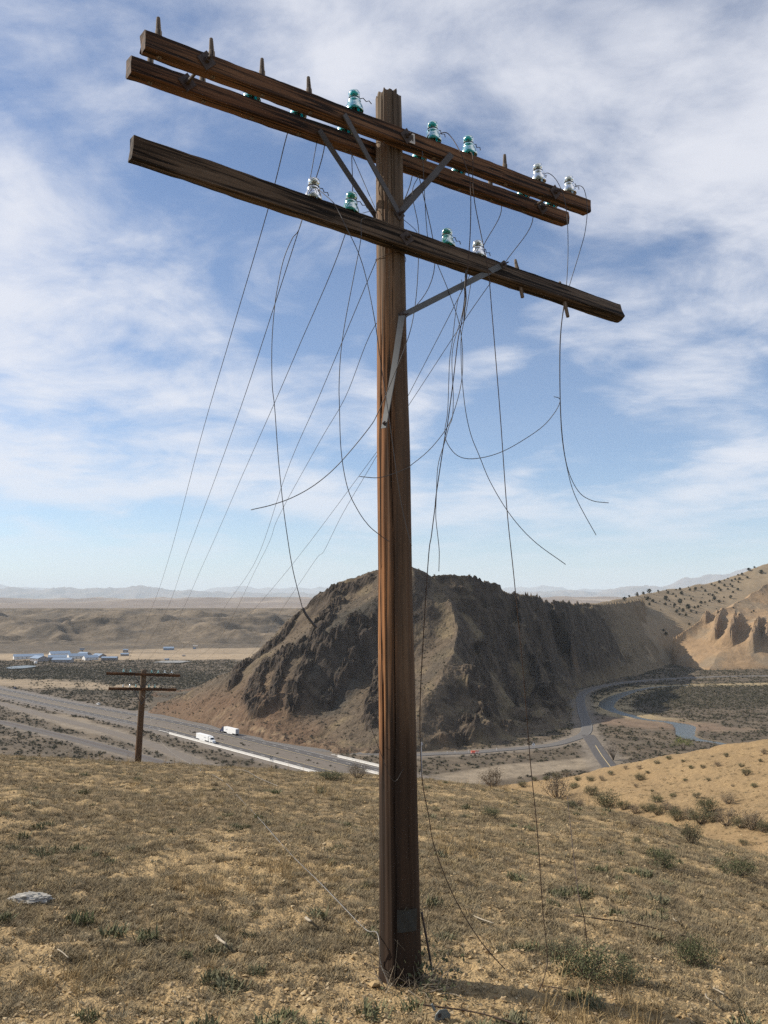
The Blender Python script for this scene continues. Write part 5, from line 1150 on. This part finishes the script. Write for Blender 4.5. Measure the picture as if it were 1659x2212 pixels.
fs_ = [proto('shrub', far_shrub(s), M_VSAGE) for s in range(4)]
scatter('valley_sage', np.stack([xx, yy, zz_], -1), 0.75 + 1.35 * q.random(m) ** 2, np.stack([0 * xx, 0 * xx, q.uniform(0, 6.28, m)], -1), q.integers(0, 4, m), fs_, 'grey sagebrush covering the valley floor')
n = 26000; xx = q.uniform(-250, 380, n); yy = q.uniform(480, 1150, n); zz_ = on_grid(HILL, xx, yy); rkk = on_grid((HILL[0], HILL[1], HILL[3]), xx, yy); tt_ = on_grid((HILL[0], HILL[1], HILL[4]), xx, yy)
keep = (tt_ > .02) & (q.random(n) < .55 * (1 - rkk)); xx, yy, zz_ = xx[keep], yy[keep], zz_[keep]; m = len(xx)
scatter('hill_scrub', np.stack([xx, yy, zz_], -1), 0.7 + 1.0 * q.random(m) ** 2, np.stack([0 * xx, 0 * xx, q.uniform(0, 6.28, m)], -1), q.integers(0, 4, m), [proto('shrub', far_shrub(30 + s), M_VSAGE) for s in range(4)], 'sparse scrub on the slopes of the rock hill')
# ---- junipers, each one a tree
def juniper(seed):
    q = np.random.default_rng(seed); n = 150; a = q.uniform(0, 6.28, n); h = q.random(n); r = (0.5 * (1 - (h - .35) ** 2 * 1.6)) * np.sqrt(q.random(n)) * (0.8 + .3 * np.sin(a * 3 + seed)); c = np.stack([np.cos(a) * r, np.sin(a) * r, .12 + .75 * h], 1)
    d = q.normal(size=(n, 3)); d[:, 2] += .4; d /= np.linalg.norm(d, axis=1)[:, None]; e = np.cross(d, q.normal(size=(n, 3))); e /= np.linalg.norm(e, axis=1)[:, None]
    v = np.stack([c - e * .11, c + e * .11, c + d * .2], 1).reshape(-1, 3); f = np.arange(n * 3).reshape(-1, 3)
    tv = np.array([(.04, 0, -.1), (-.02, .035, -.1), (-.02, -.035, -.1), (0, 0, .5)]); tf = np.array([(0, 1, 3), (1, 2, 3), (2, 0, 3)]) + len(v)
    return mesh_np('juniper', np.vstack([v, tv]), np.vstack([f, tf]), M_JUNI)
JM = [juniper(s) for s in range(5)]
def top_z(x, y):
    z = on_grid(JUN, np.array([x]), np.array([y]))[0]
    if 342 < x < 896 and 1062 < y < 1555: z = max(z, on_grid(TAN, np.array([x]), np.array([y]))[0])
    if x < 466 and y < 1510: z = max(z, on_grid(HILL, np.array([x]), np.array([y]))[0])
    return z
def hill_hit(u, v):
    r = ray(u, v); prev = None
    for t_ in np.arange(880, 1990, 3.0):
        x_, y_ = r[0] * t_, r[1] * t_
        if not (160 < x_ < 1240 and 970 < y_ < 1990): continue
        if EZ + r[2] * t_ < top_z(x_, y_): return np.array([x_, y_, top_z(x_, y_)])
    return None
kt = crop(1980, 1780, 3.545)
q = np.random.default_rng(300); JP = [(505, 455, 70), (665, 490, 70), (605, 525, 45), (755, 555, 70), (630, 600, 55), (700, 590, 50), (660, 635, 35), (735, 640, 40), (905, 500, 50), (950, 500, 35), (1000, 485, 35), (1055, 455, 55), (830, 555, 40), (870, 550, 40), (790, 600, 40), (1035, 420, 40), (985, 410, 30),
     (680, 400, 50), (530, 390, 40), (300, 460, 60), (360, 480, 45), (320, 520, 40), (500, 520, 45), (840, 350, 45), (775, 360, 35), (665, 350, 40), (1105, 340, 40), (1125, 360, 35), (1170, 310, 40), (1255, 320, 35), (1235, 300, 30), (1205, 345, 30), (1265, 380, 35), (1320, 350, 40), (1340, 235, 45), (1290, 240, 30), (1250, 250, 35), (1325, 270, 30), (1425, 220, 35), (1585, 155, 60), (1365, 185, 35), (1320, 190, 25),
     (1505, 105, 30), (1440, 130, 50), (1620, 40, 70), (1110, 270, 40), (1165, 248, 22), (1205, 232, 22), (1020, 292, 30), (910, 330, 30), (760, 330, 22), (620, 355, 24), (510, 362, 20), (425, 355, 30), (320, 378, 60), (370, 365, 40), (250, 395, 45), (180, 415, 50), (90, 430, 30), (40, 460, 60), (510, 865, 45), (770, 745, 35), (480, 815, 40), (1110, 490, 45), (1240, 440, 45), (790, 460, 30), (950, 370, 35), (1060, 380, 25), (1160, 440, 25), (590, 405, 30), (620, 430, 28), (715, 460, 22), (560, 525, 22), (545, 480, 24)]
for i in range(40): JP.append((q.uniform(260, 1600), q.uniform(300, 640), q.uniform(14, 28)))
for i, (x_, y_, w_) in enumerate(JP):
    h_ = hill_hit(*kt(x_, y_ + w_ * .28))
    if h_ is None: continue
    s_ = w_ / 3.545 / 1.4756 / F * h_[1] * 0.92
    o = link('juniper_tree', JM[i % 5]); o.location = h_; o.scale = (s_, s_, s_ * random.uniform(.75, 1.0)); o.rotation_euler = (0, 0, random.uniform(0, 6.28)); tag(o, 'dark rounded juniper dotted on the dry ridge at the right', 'tree', 'junipers on the ridge')
# ---- trees by the river
def tree(u, v, hpx, wpx_, label, leafmat, nl, seed, name):
    p = floor_pt(u, v); k = p[1] / F; H, Wd = hpx * k, wpx_ * k; e = empty(name, p); e['label'] = label; e['category'] = 'tree'
    q = np.random.default_rng(seed); st = MB(); tips = []
    for i in range(16):
        a = q.uniform(0, 6.28); R = Wd * .5 * q.uniform(.2, 1); z = H * q.uniform(.45, .98) * (1 - .3 * (R / Wd * 2) ** 2); p3 = np.array([math.cos(a) * R, math.sin(a) * R, z]); st.tube(spline([np.array([0, 0, -.3]), p3 * np.array([.35, .35, .45]), p3], 3), H * .018, 4, H * .004); tips += [p3, p3 * .8]
    tips = np.array(tips); c = tips[q.integers(0, len(tips), nl)] + q.normal(size=(nl, 3)) * np.array([Wd * .11, Wd * .11, H * .09]); d = q.normal(size=(nl, 3)); d /= np.linalg.norm(d, axis=1)[:, None]; e2 = np.cross(d, q.normal(size=(nl, 3))); e2 /= np.linalg.norm(e2, axis=1)[:, None]; L = .45
    v_ = np.stack([c - e2 * L * .3, c + e2 * L * .3, c + d * L], 1).reshape(-1, 3); st.build('trunk', M_TWIG, e); link('crown', mesh_np('crown', v_, np.arange(nl * 3).reshape(-1, 3), leafmat), e)
M_WILLOW = rnd_mat('willow_leaf_material', [(0.15, 0.165, 0.045), (0.18, 0.19, 0.06)]); M_BARE = rnd_mat('bare_branch_material', [(0.15, 0.125, 0.105), (0.19, 0.16, 0.135)])
tree(1475, 1622, 30, 46, 'fresh green willow beside the river at the right', M_WILLOW, 900, 1, 'willow_tree'); tree(1325, 1642, 48, 42, 'bare grey leafless tree beside the short side road', M_BARE, 380, 2, 'bare_tree')

# ================================================================== HIGHWAY THINGS
M_CONC = plain('white_concrete', (0.56, 0.54, 0.50), 0.85, 0, 0.10, 0.6); M_WHITE = plain('white_paint', (0.80, 0.80, 0.78), 0.4, 0, 0.05, 1); M_TYRE = plain('tyre_rubber', (0.02, 0.02, 0.02), 0.9); M_GLASS = plain('dark_window', (0.02, 0.025, 0.03), 0.1, 0, .1); M_NAVY = plain('navy_paint', (0.02, 0.025, 0.07), 0.35); M_CHAS = plain('chassis', (0.03, 0.03, 0.03), 0.7); M_GREYP = plain('grey_print', (0.35, 0.36, 0.38), 0.6); M_RED = plain('red_lamp', (0.35, 0.03, 0.02), 0.5); M_ORANGE = plain('orange_plastic', (0.75, 0.10, 0.03), 0.5, 0, .1)
RZ = FLOOR + 0.36
def barrier(s0, s1, o, label, seg=9.0, name='concrete_barrier'):
    a0 = hw(s0, o); e = empty(name, (*a0, RZ)); e['label'] = label; e['category'] = 'barrier'; n = int((s1 - s0) / seg)
    prof = [(-.42, 0), (.42, 0), (.42, .1), (.2, .36), (.14, 1.25), (-.14, 1.25), (-.2, .36), (-.42, .1)]
    me = MB().add([(0.03, y, z) for y, z in prof] + [(seg - 0.03, y, z) for y, z in prof], [tuple(range(7, -1, -1)), tuple(range(8, 16))] + [(i, (i + 1) % 8, 8 + (i + 1) % 8, 8 + i) for i in range(8)]).mesh('barrier_section', M_CONC)
    for i in range(n):
        s = s0 + i * seg; p, q_ = hw(s, o), hw(s + seg, o); c = link('barrier_section', me, e); c.location = (*(p - a0), 0); c.rotation_euler = (0, 0, math.atan2(*(q_ - p)[::-1]))
barrier(0, 190, -0.9, 'long white concrete barrier along the near side of the highway'); barrier(137, 200, 34.4, 'white concrete barrier along the far side of the highway left of the post'); barrier(178, 205, 21.6, 'short white concrete barrier in the median behind the post', 9.0)
for s0, s1, o, lb in ((-16, 0, -0.9, 'thin guard rail leading into the long white barrier'), (131, 137, 34.4, 'thin guard rail leading into the far white barrier')):
    p, q_ = hw(s0, o), hw(s1, o); e = empty('guard_rail', (*p, RZ)); tag(e, lb, 'guard rail'); d_ = q_ - p
    MB().tube([(0, 0, .7), (d_[0], d_[1], .9)], .14, 4).build('rail', M_CONC, e)
    for k in np.linspace(0, 1, 5): MB().cyl((*(d_ * k), 0), (*(d_ * k), .8), .07, n=5).build('rail_post', M_CONC, e)
def truck(s, o, heading, cabmat, label, side_mark):
    p = hw(s, o); d_ = DV * heading; e = empty('semi_truck', (*p, RZ + .02), math.atan2(d_[1], d_[0])); tag(e, label, 'truck', 'trucks on the highway')
    L = 15.6
    MB().box(-L, 0, -1.3, 1.3, 1.15, 4.1).build('trailer', M_WHITE, e); MB().box(-L + .3, -.3, -.5, .5, .95, 1.15).build('chassis', M_CHAS, e)
    for sd in (-1, 1): MB().box(-11.2, -4.2, 1.22 * sd - .03, 1.22 * sd + .03, .42, 1.14).build('side_skirt', M_WHITE, e)
    m_ = MB()
    for k, (x0, x1) in enumerate(((-5.2, -4.7), (-4.55, -4.0), (-3.85, -3.3), (-3.15, -2.6))):
        for sd in (-1, 1): m_.box(x0, x1, 1.305 * sd - .004, 1.305 * sd + .004, 2.35, 2.85 if k % 2 else 2.95)
    if side_mark: m_.build('side_lettering', M_GREYP, e)
    MB().box(-L - .03, -L, -1.2, 1.2, 1.25, 4.0).build('rear_door', M_GREYP, e)
    for sd in (-1, 1): MB().box(-L - .06, -L - .03, .95 * sd - .15, .95 * sd + .15, 1.0, 1.14).build('tail_lamp', M_RED, e)
    MB().prism([(.9, .9), (3.35, .9), (3.35, 2.35), (2.95, 3.3), (2.2, 3.55), (1.2, 3.95), (.9, 3.95)], -1.22, 1.22).build('cab', cabmat, e)
    MB().prism([(3.35, .75), (5.3, .7), (5.45, 1.2), (5.3, 1.75), (3.35, 2.15)], -1.05, 1.05).build('hood', cabmat, e)
    w_ = MB().add([(3.37, -1.08, 2.32), (3.37, 1.08, 2.32), (2.98, 1.0, 3.25), (2.98, -1.0, 3.25)], [(0, 1, 2, 3)]).build('windshield', M_GLASS, e)
    for sd in (-1, 1): MB().prism([(2.3, 2.2), (3.2, 2.2), (2.9, 3.0), (2.3, 3.1)], 1.225 * sd - .006, 1.225 * sd + .006).build('side_window', M_GLASS, e); MB().box(5.3, 5.47, .8 * sd - .2, .8 * sd + .2, 1.0, 1.3).build('headlight', M_GREYP, e); MB().cyl((1.9, 1.02 * sd, .7), (2.9, 1.02 * sd, .7), .32, n=8).build('fuel_tank', M_GREYP, e)
    MB().box(5.35, 5.6, -1.15, 1.15, .4, .8).build('bumper', cabmat, e); MB().box(.2, 4.8, -.45, .45, .65, .95).build('frame', M_CHAS, e)
    wm_ = MB().cyl((0, -.15, 0), (0, .15, 0), .5, n=12).mesh('wheel', M_TYRE)
    for x_ in (-14.2, -12.9, .3, 1.55, 4.6):
        for sd in (-1, 1): link('wheel', wm_, e, (x_, 1.05 * sd, .5))
def s_of(u, v):
    p = floor_pt(u, v)[:2] - B0; return float(p @ DV)
truck(s_of(449, 1606), 2.9, 1, M_WHITE, 'white semi truck with a white cab by the long near barrier', True)
truck(s_of(489, 1584), 29.6, -1, M_NAVY, 'semi truck with a dark blue cab and white trailer on the far carriageway', True)
def car(u, v, paint, heading, label):
    p = floor_pt(u, v); d_ = (hw(-200, 0) - hw(-240, 0)) * heading; e = empty('car', (p[0], p[1], RZ + .02), math.atan2(d_[1], d_[0])); tag(e, label, 'car', 'cars on the highway')
    MB().prism([(-2.4, .35), (2.4, .35), (2.45, .75), (1.3, .98), (-2.3, 1.05), (-2.45, .7)], -.92, .92).build('body', paint, e); MB().prism([(-2.1, 1.0), (1.2, .98), (.45, 1.52), (-1.6, 1.55)], -.82, .82).build('cabin', M_GLASS, e); MB().box(-1.6, .45, -.78, .78, 1.53, 1.60).build('car_roof', paint, e)
    wm_ = MB().cyl((0, -.1, 0), (0, .1, 0), .34, n=10).mesh('wheel', M_TYRE)
    for x_ in (-1.5, 1.5):
        for sd in (-1, 1): link('wheel', wm_, e, (x_, .85 * sd, .34))
car(212, 1523.5, M_WHITE, -1, 'small white car on the far carriageway left of the far pole'); car(31.6, 1488.5, M_NAVY, -1, 'tiny dark car on the highway at the left edge')
# twin lamp sign on the near barrier
p = hw(s_of(602, 1645), -1.6); e = empty('road_sign', (*p, RZ)); tag(e, 'pair of small dark round signs on posts behind the near barrier', 'road sign')
for k in (-.9, .9):
    MB().cyl((DV[0] * k, DV[1] * k, 0), (DV[0] * k, DV[1] * k, 2.6), .06, n=6).build('sign_post', M_GREYP, e); MB().cyl((DV[0] * k - .04, DV[1] * k - .04, 2.7), (DV[0] * k + .06, DV[1] * k + .06, 2.7), .42, n=10).build('sign_disc', M_CHAS, e)
MB().box(-.9, .9, -.05, .05, 1.2, 1.9).build('sign_panel', M_GREYP, e)
# tall mast between the post and the rock hill
p = floor_pt(910.5, 1676); H_ = (1676 - 1606) / F * p[1] * 1.0; e = empty('lamp_mast', p); tag(e, 'tall thin grey steel mast rising just right of the near post', 'mast')
MB().cyl((0, 0, -1), (0, 0, H_ * .38), .36, .32, n=8).build('lower_tube', M_GREYP, e); MB().cyl((0, 0, H_ * .38), (0, 0, H_), .26, .13, n=8).build('upper_tube', M_GREYP, e); MB().box(.12, .75, -.25, .25, H_ * .9, H_ * .97).build('lamp_head', M_GREYP, e)
# orange barrels, posts and the diamond sign by the side road
def by_road(u, v): return floor_pt(u, v) + np.array([0, 0, .32])
barrel = MB().lathe([(.3, 0), (.3, .1), (.26, .12), (.25, 1.0), (.2, 1.05), (.001, 1.05)], 10).mesh('drum', M_ORANGE, True); band = MB().lathe([(.262, .35), (.262, .5)], 10).mesh('band', M_WHITE)
for i, u in enumerate((1018.5, 1021, 1023.5, 1026)):
    e = empty('traffic_drum', by_road(u, 1628)); e.scale = (1.25, 1.25, 1.25); tag(e, ('leftmost orange traffic drum beside the side road', 'second orange traffic drum from the left by the side road', 'third orange traffic drum from the left by the side road', 'orange traffic drum next to the striped panel by the side road')[i], 'traffic drum', 'orange traffic drums'); link('drum', barrel, e); link('reflective_band', band, e)
e = empty('barricade', by_road(1030.5, 1628.5)); tag(e, 'small orange and white barricade right of the orange drums', 'barricade'); MB().box(-1.1, 1.1, -.05, .05, .7, 1.5).build('panel', M_ORANGE, e); MB().box(-1.1, 1.1, -.06, -.052, .95, 1.2).build('white_stripe', M_WHITE, e)
for k in (-.9, .9): MB().box(k - .06, k + .06, -.3, .3, 0, .72).build('leg', M_WHITE, e)
e = empty('road_sign', by_road(1152.5, 1617)); tag(e, 'white diamond warning sign beside the side road', 'road sign'); MB().box(-.06, .06, -.05, .05, -.3, 1.7).build('sign_post', M_GREYP, e)
MB().add([(0, -.07, 1.0), (1.05, -.07, 2.05), (0, -.07, 3.1), (-1.05, -.07, 2.05), (0, -.055, 1.0), (1.05, -.055, 2.05), (0, -.055, 3.1), (-1.05, -.055, 2.05)], [(0, 1, 2, 3), (7, 6, 5, 4), (0, 4, 5, 1), (1, 5, 6, 2), (2, 6, 7, 3), (3, 7, 4, 0)]).build('sign_plate', M_WHITE, e)
mb = MB(); mb.box(-.09, .09, -.085, -.072, 1.5, 2.2); mb.add([(-.35, -.085, 2.15), (.35, -.085, 2.15), (0, -.085, 2.65)], [(0, 1, 2)]); mb.build('arrow_symbol', M_CHAS, e)
for u, v, lb in ((1012, 1627, 'white marker post left of the orange drums'), (983, 1628.5, 'white marker post farther left along the side road'), (1073, 1622.5, 'white marker post between the drums and the diamond sign'), (966, 1629.5, 'leftmost white marker post along the side road')):
    o = MB().cyl((0, 0, -.2), (0, 0, 1.3), .1, n=6).cyl((0, 0, 1.3), (0, 0, 1.5), .12, n=6).build('marker_post', M_WHITE, None, by_road(u, v)); tag(o, lb, 'marker post', 'marker posts of the side road')

# ================================================================== CAMP BUILDINGS
kc = crop(0, 2020, 3.7705); kd = crop(400, 2020, 3.7705)
M_BLUE = plain('blue_metal_roof', (0.20, 0.265, 0.35), 0.5, 0.1, 0.12, 0.1); M_WALLW = plain('white_wall', (0.66, 0.65, 0.62), 0.8, 0, .06, .2); M_WALLG = plain('grey_wall', (0.30, 0.28, 0.27), 0.8, 0, .1, .2); M_TAUPE = plain('taupe_wall', (0.24, 0.21, 0.19), 0.8, 0, .1, .2)
def house(c, x, y, L, Wd, wh, rh, rz, wall, label, roof=None, door=True, grp='camp buildings'):
    p = floor_pt(*c(x, y)); e = empty('building', (p[0], p[1], FLOOR - .3), rz); tag(e, label, 'building', grp); h2 = Wd / 2
    pts = [(-h2, -.5), (h2, -.5), (h2, wh), (0, wh + rh), (-h2, wh)]; n = 5
    MB().add([(-L / 2, a, b) for a, b in pts] + [(L / 2, a, b) for a, b in pts], [tuple(range(n)), tuple(range(2 * n - 1, n - 1, -1))] + [(i, n + i, n + (i + 1) % n, (i + 1) % n) for i in range(n)]).build('wall', wall, e)
    ov = .5
    for sd in (-1, 1):
        ye, ze = sd * (h2 + ov), wh - rh * ov / h2
        MB().add([(-L / 2 - ov, 0, wh + rh + .06), (L / 2 + ov, 0, wh + rh + .06), (L / 2 + ov, ye, ze + .06), (-L / 2 - ov, ye, ze + .06), (-L / 2 - ov, 0, wh + rh + .3), (L / 2 + ov, 0, wh + rh + .3), (L / 2 + ov, ye, ze + .3), (-L / 2 - ov, ye, ze + .3)], [(0, 1, 2, 3), (7, 6, 5, 4), (0, 4, 5, 1), (1, 5, 6, 2), (2, 6, 7, 3), (3, 7, 4, 0)]).build('roof', roof or M_BLUE, e)
    if door: MB().box(-L / 2 - .05, -L / 2 - .01, -.6, .6, 0, 2.3).build('door', M_TAUPE, e)
    for k in np.linspace(-.36, .36, max(2, int(L / 7))): MB().box(k * L - .7, k * L + .7, -h2 - .05, -h2 - .01, 1.4, 2.6).build('window', M_GLASS, e)
R_ = math.radians
house(kc, 340, 300, 42, 15, 4.2, 3.2, R_(28), M_WALLW, 'long blue roofed building at the left end of the camp')
house(kc, 470, 322, 22, 17, 4.0, 3.4, R_(-38), M_WALLG, 'blue roofed building with a dark gable facing right, front left of the camp')
house(kc, 715, 270, 30, 16, 4.6, 3.6, R_(32), M_WALLW, 'blue roofed building with a white gable at the back of the camp')
house(kc, 690, 312, 26, 14, 4.4, 3.0, R_(20), M_WALLG, 'low blue roof between the front and back camp buildings', door=False)
house(kc, 755, 345, 27, 14, 4.4, 2.6, R_(2), M_WALLG, 'front grey walled building in the middle of the camp')
house(kc, 930, 300, 28, 15, 4.6, 3.6, R_(34), M_WALLW, 'white gabled building right of the camp centre')
house(kc, 1010, 282, 20, 14, 4.8, 3.4, R_(-35), M_TAUPE, 'dark gabled building behind the right camp buildings')
house(kc, 1085, 315, 20, 13, 4.2, 3.2, R_(38), M_WALLW, 'smaller white gabled building at the right front of the camp')
house(kc, 1190, 292, 18, 13, 4.0, 3.0, R_(-35), M_TAUPE, 'brown gabled building near the right end of the camp')
house(kc, 1318, 322, 22, 11, 4.4, 1.6, R_(4), M_TAUPE, 'separate low grey building at the right end of the camp')
house(kc, 1510, 222, 8, 7, 4.5, 1.0, R_(10), M_WALLG, 'small square building apart on the dry field')
house(kc, 1500, 262, 12, 8, 2.6, 1.6, R_(8), M_TAUPE, 'low shed in front of the small square building', grp='camp sheds')
house(kd, 520, 195, 18, 10, 3.6, 2.2, R_(6), M_BLUE, 'blue shed far behind the far pole', grp='camp sheds')
house(kd, 700, 278, 4.5, 3.5, 2.4, .8, R_(20), M_TAUPE, 'tiny brown shed alone on the tan field', roof=M_TAUPE, grp='camp sheds')
house(kd, 497, 322, 6, 4, 2.0, 1.0, R_(20), M_TAUPE, 'small dark shed by the concrete ditch', grp='camp sheds')
p = floor_pt(*kd(838, 183)); e = empty('canopy', (p[0], p[1], FLOOR - .2)); tag(e, 'white roofed open canopy beyond the tan field', 'canopy'); MB().box(-4, 4, -3, 3, 6, 6.6).build('roof', M_WALLW, e); MB().box(-4, 1, -2.5, 2.5, 0, 3.4).build('wall', M_BLUE, e)
for a_, b_ in ((-3.6, -2.6), (3.6, -2.6), (-3.6, 2.6), (3.6, 2.6)): MB().box(a_ - .15, a_ + .15, b_ - .15, b_ + .15, 0, 6).build('column', M_GREYP, e)
p = floor_pt(*kc(985, 250)); e = empty('guard_tower', (p[0], p[1], FLOOR - .2)); tag(e, 'dark lookout tower rising behind the camp roofs', 'tower'); MB().box(-1.5, 1.5, -1.5, 1.5, 0, 8).build('shaft', M_TAUPE, e); MB().box(-3.2, 3.2, -3, 3, 8, 10.6).build('cabin', M_BLUE, e); MB().box(-3.8, 3.8, -3.6, 3.6, 10.6, 11.1).build('roof', M_TAUPE, e)
p = floor_pt(*kc(428, 358)); o = MB().lathe([(2.2, -.5), (2.2, 2.2), (1.5, 3.0), (.01, 3.3)], 16).build('tank', M_WALLW, None, (p[0], p[1], FLOOR), True); tag(o, 'small round white tank in front of the camp', 'tank')
# the camp's pond and the concrete ditch
def sheet_px(name, c, pts, dz, mat, label):
    P = [floor_pt(*c(x, y)) for x, y in pts]; tag(MB().add([(p[0], p[1], FLOOR + dz) for p in P], [tuple(range(len(P)))]).build(name, mat), label, kind='structure')
sheet_px('pond', kc, [(70, 428), (150, 432), (300, 425), (420, 408), (440, 396), (330, 392), (180, 400), (90, 412)], 1.25, M_WATER, 'small pond left of the camp')
sheet_px('paved_ditch', kd, [(330, 352), (500, 360), (660, 358), (790, 340), (640, 332), (470, 334)], 1.2, plain('ditch_concrete', (0.22, 0.22, 0.21), .9), 'grey paved ditch on the tan field')

# ================================================================== AIR
hz = NT('haze_material'); hz.t.nodes.remove(hz.b); pv = hz.n('ShaderNodeVolumePrincipled')
pv.inputs['Color'].default_value = (0.80, 0.91, 1.0, 1); pv.inputs['Density'].default_value = 3.2e-5; pv.inputs['Anisotropy'].default_value = 0.0
hz.l(pv.outputs[0], hz.t.nodes['Material Output'].inputs['Volume'])
hb = MB().box(-69000, 69000, -19000, 69000, FLOOR - 70, 1320).build('haze', hz.m); tag(hb, 'thin dry haze over the valley and mountains', kind='stuff')

# ---- labels that count like things off in order, so that each one can be found
def ordinal(n):
    if 10 <= n % 100 <= 20: return '%dth' % n
    return '%d%s' % (n, {1: 'st', 2: 'nd', 3: 'rd'}.get(n % 10, 'th'))
bpy.context.view_layer.update()
def count_off(group, zones, what):
    items = [o for o in COL.objects if o.parent is None and o.get('group') == group and o.get('label', '').startswith(what)]
    pos = [(wpx(*o.location[:2], o.location[2]), o) for o in items]
    for lo, hi, phrase in zones:
        row = sorted([(p[0], k) for k, (p, o) in enumerate(pos) if lo <= p[1] < hi])
        for r, (u, k) in enumerate(row): pos[k][1]['label'] = phrase % ordinal(r + 1)
count_off('junipers on the ridge', ((0, 1290, 'juniper along the ridge skyline at the right, %s from the left'), (1290, 1315, 'juniper on the upper slope of the dry ridge, %s from the left'), (1315, 3000, 'juniper low on the dry ridge above the tan hill, %s from the left')), 'dark rounded')
count_off('small loose stones', ((0, 2090, 'small tan stone on bare ground behind the post foot, %s from the left'), (2090, 2150, 'small tan stone level with the post foot, %s from the left'), (2150, 4000, 'small tan stone along the bottom edge of the picture, %s from the left')), 'small angular')
count_off('sagebrush on the orange spur', ((0, 1665, 'small sagebrush near the crest of the orange spur, %s from the left'), (1665, 4000, 'sagebrush lower down on the orange spur, %s from the left')), 'low rounded')
count_off('gully brush', ((0, 1775, 'grey brush along the back of the gully, %s from the left'), (1775, 4000, 'grey brush along the front of the gully, %s from the left')), 'grey brush')
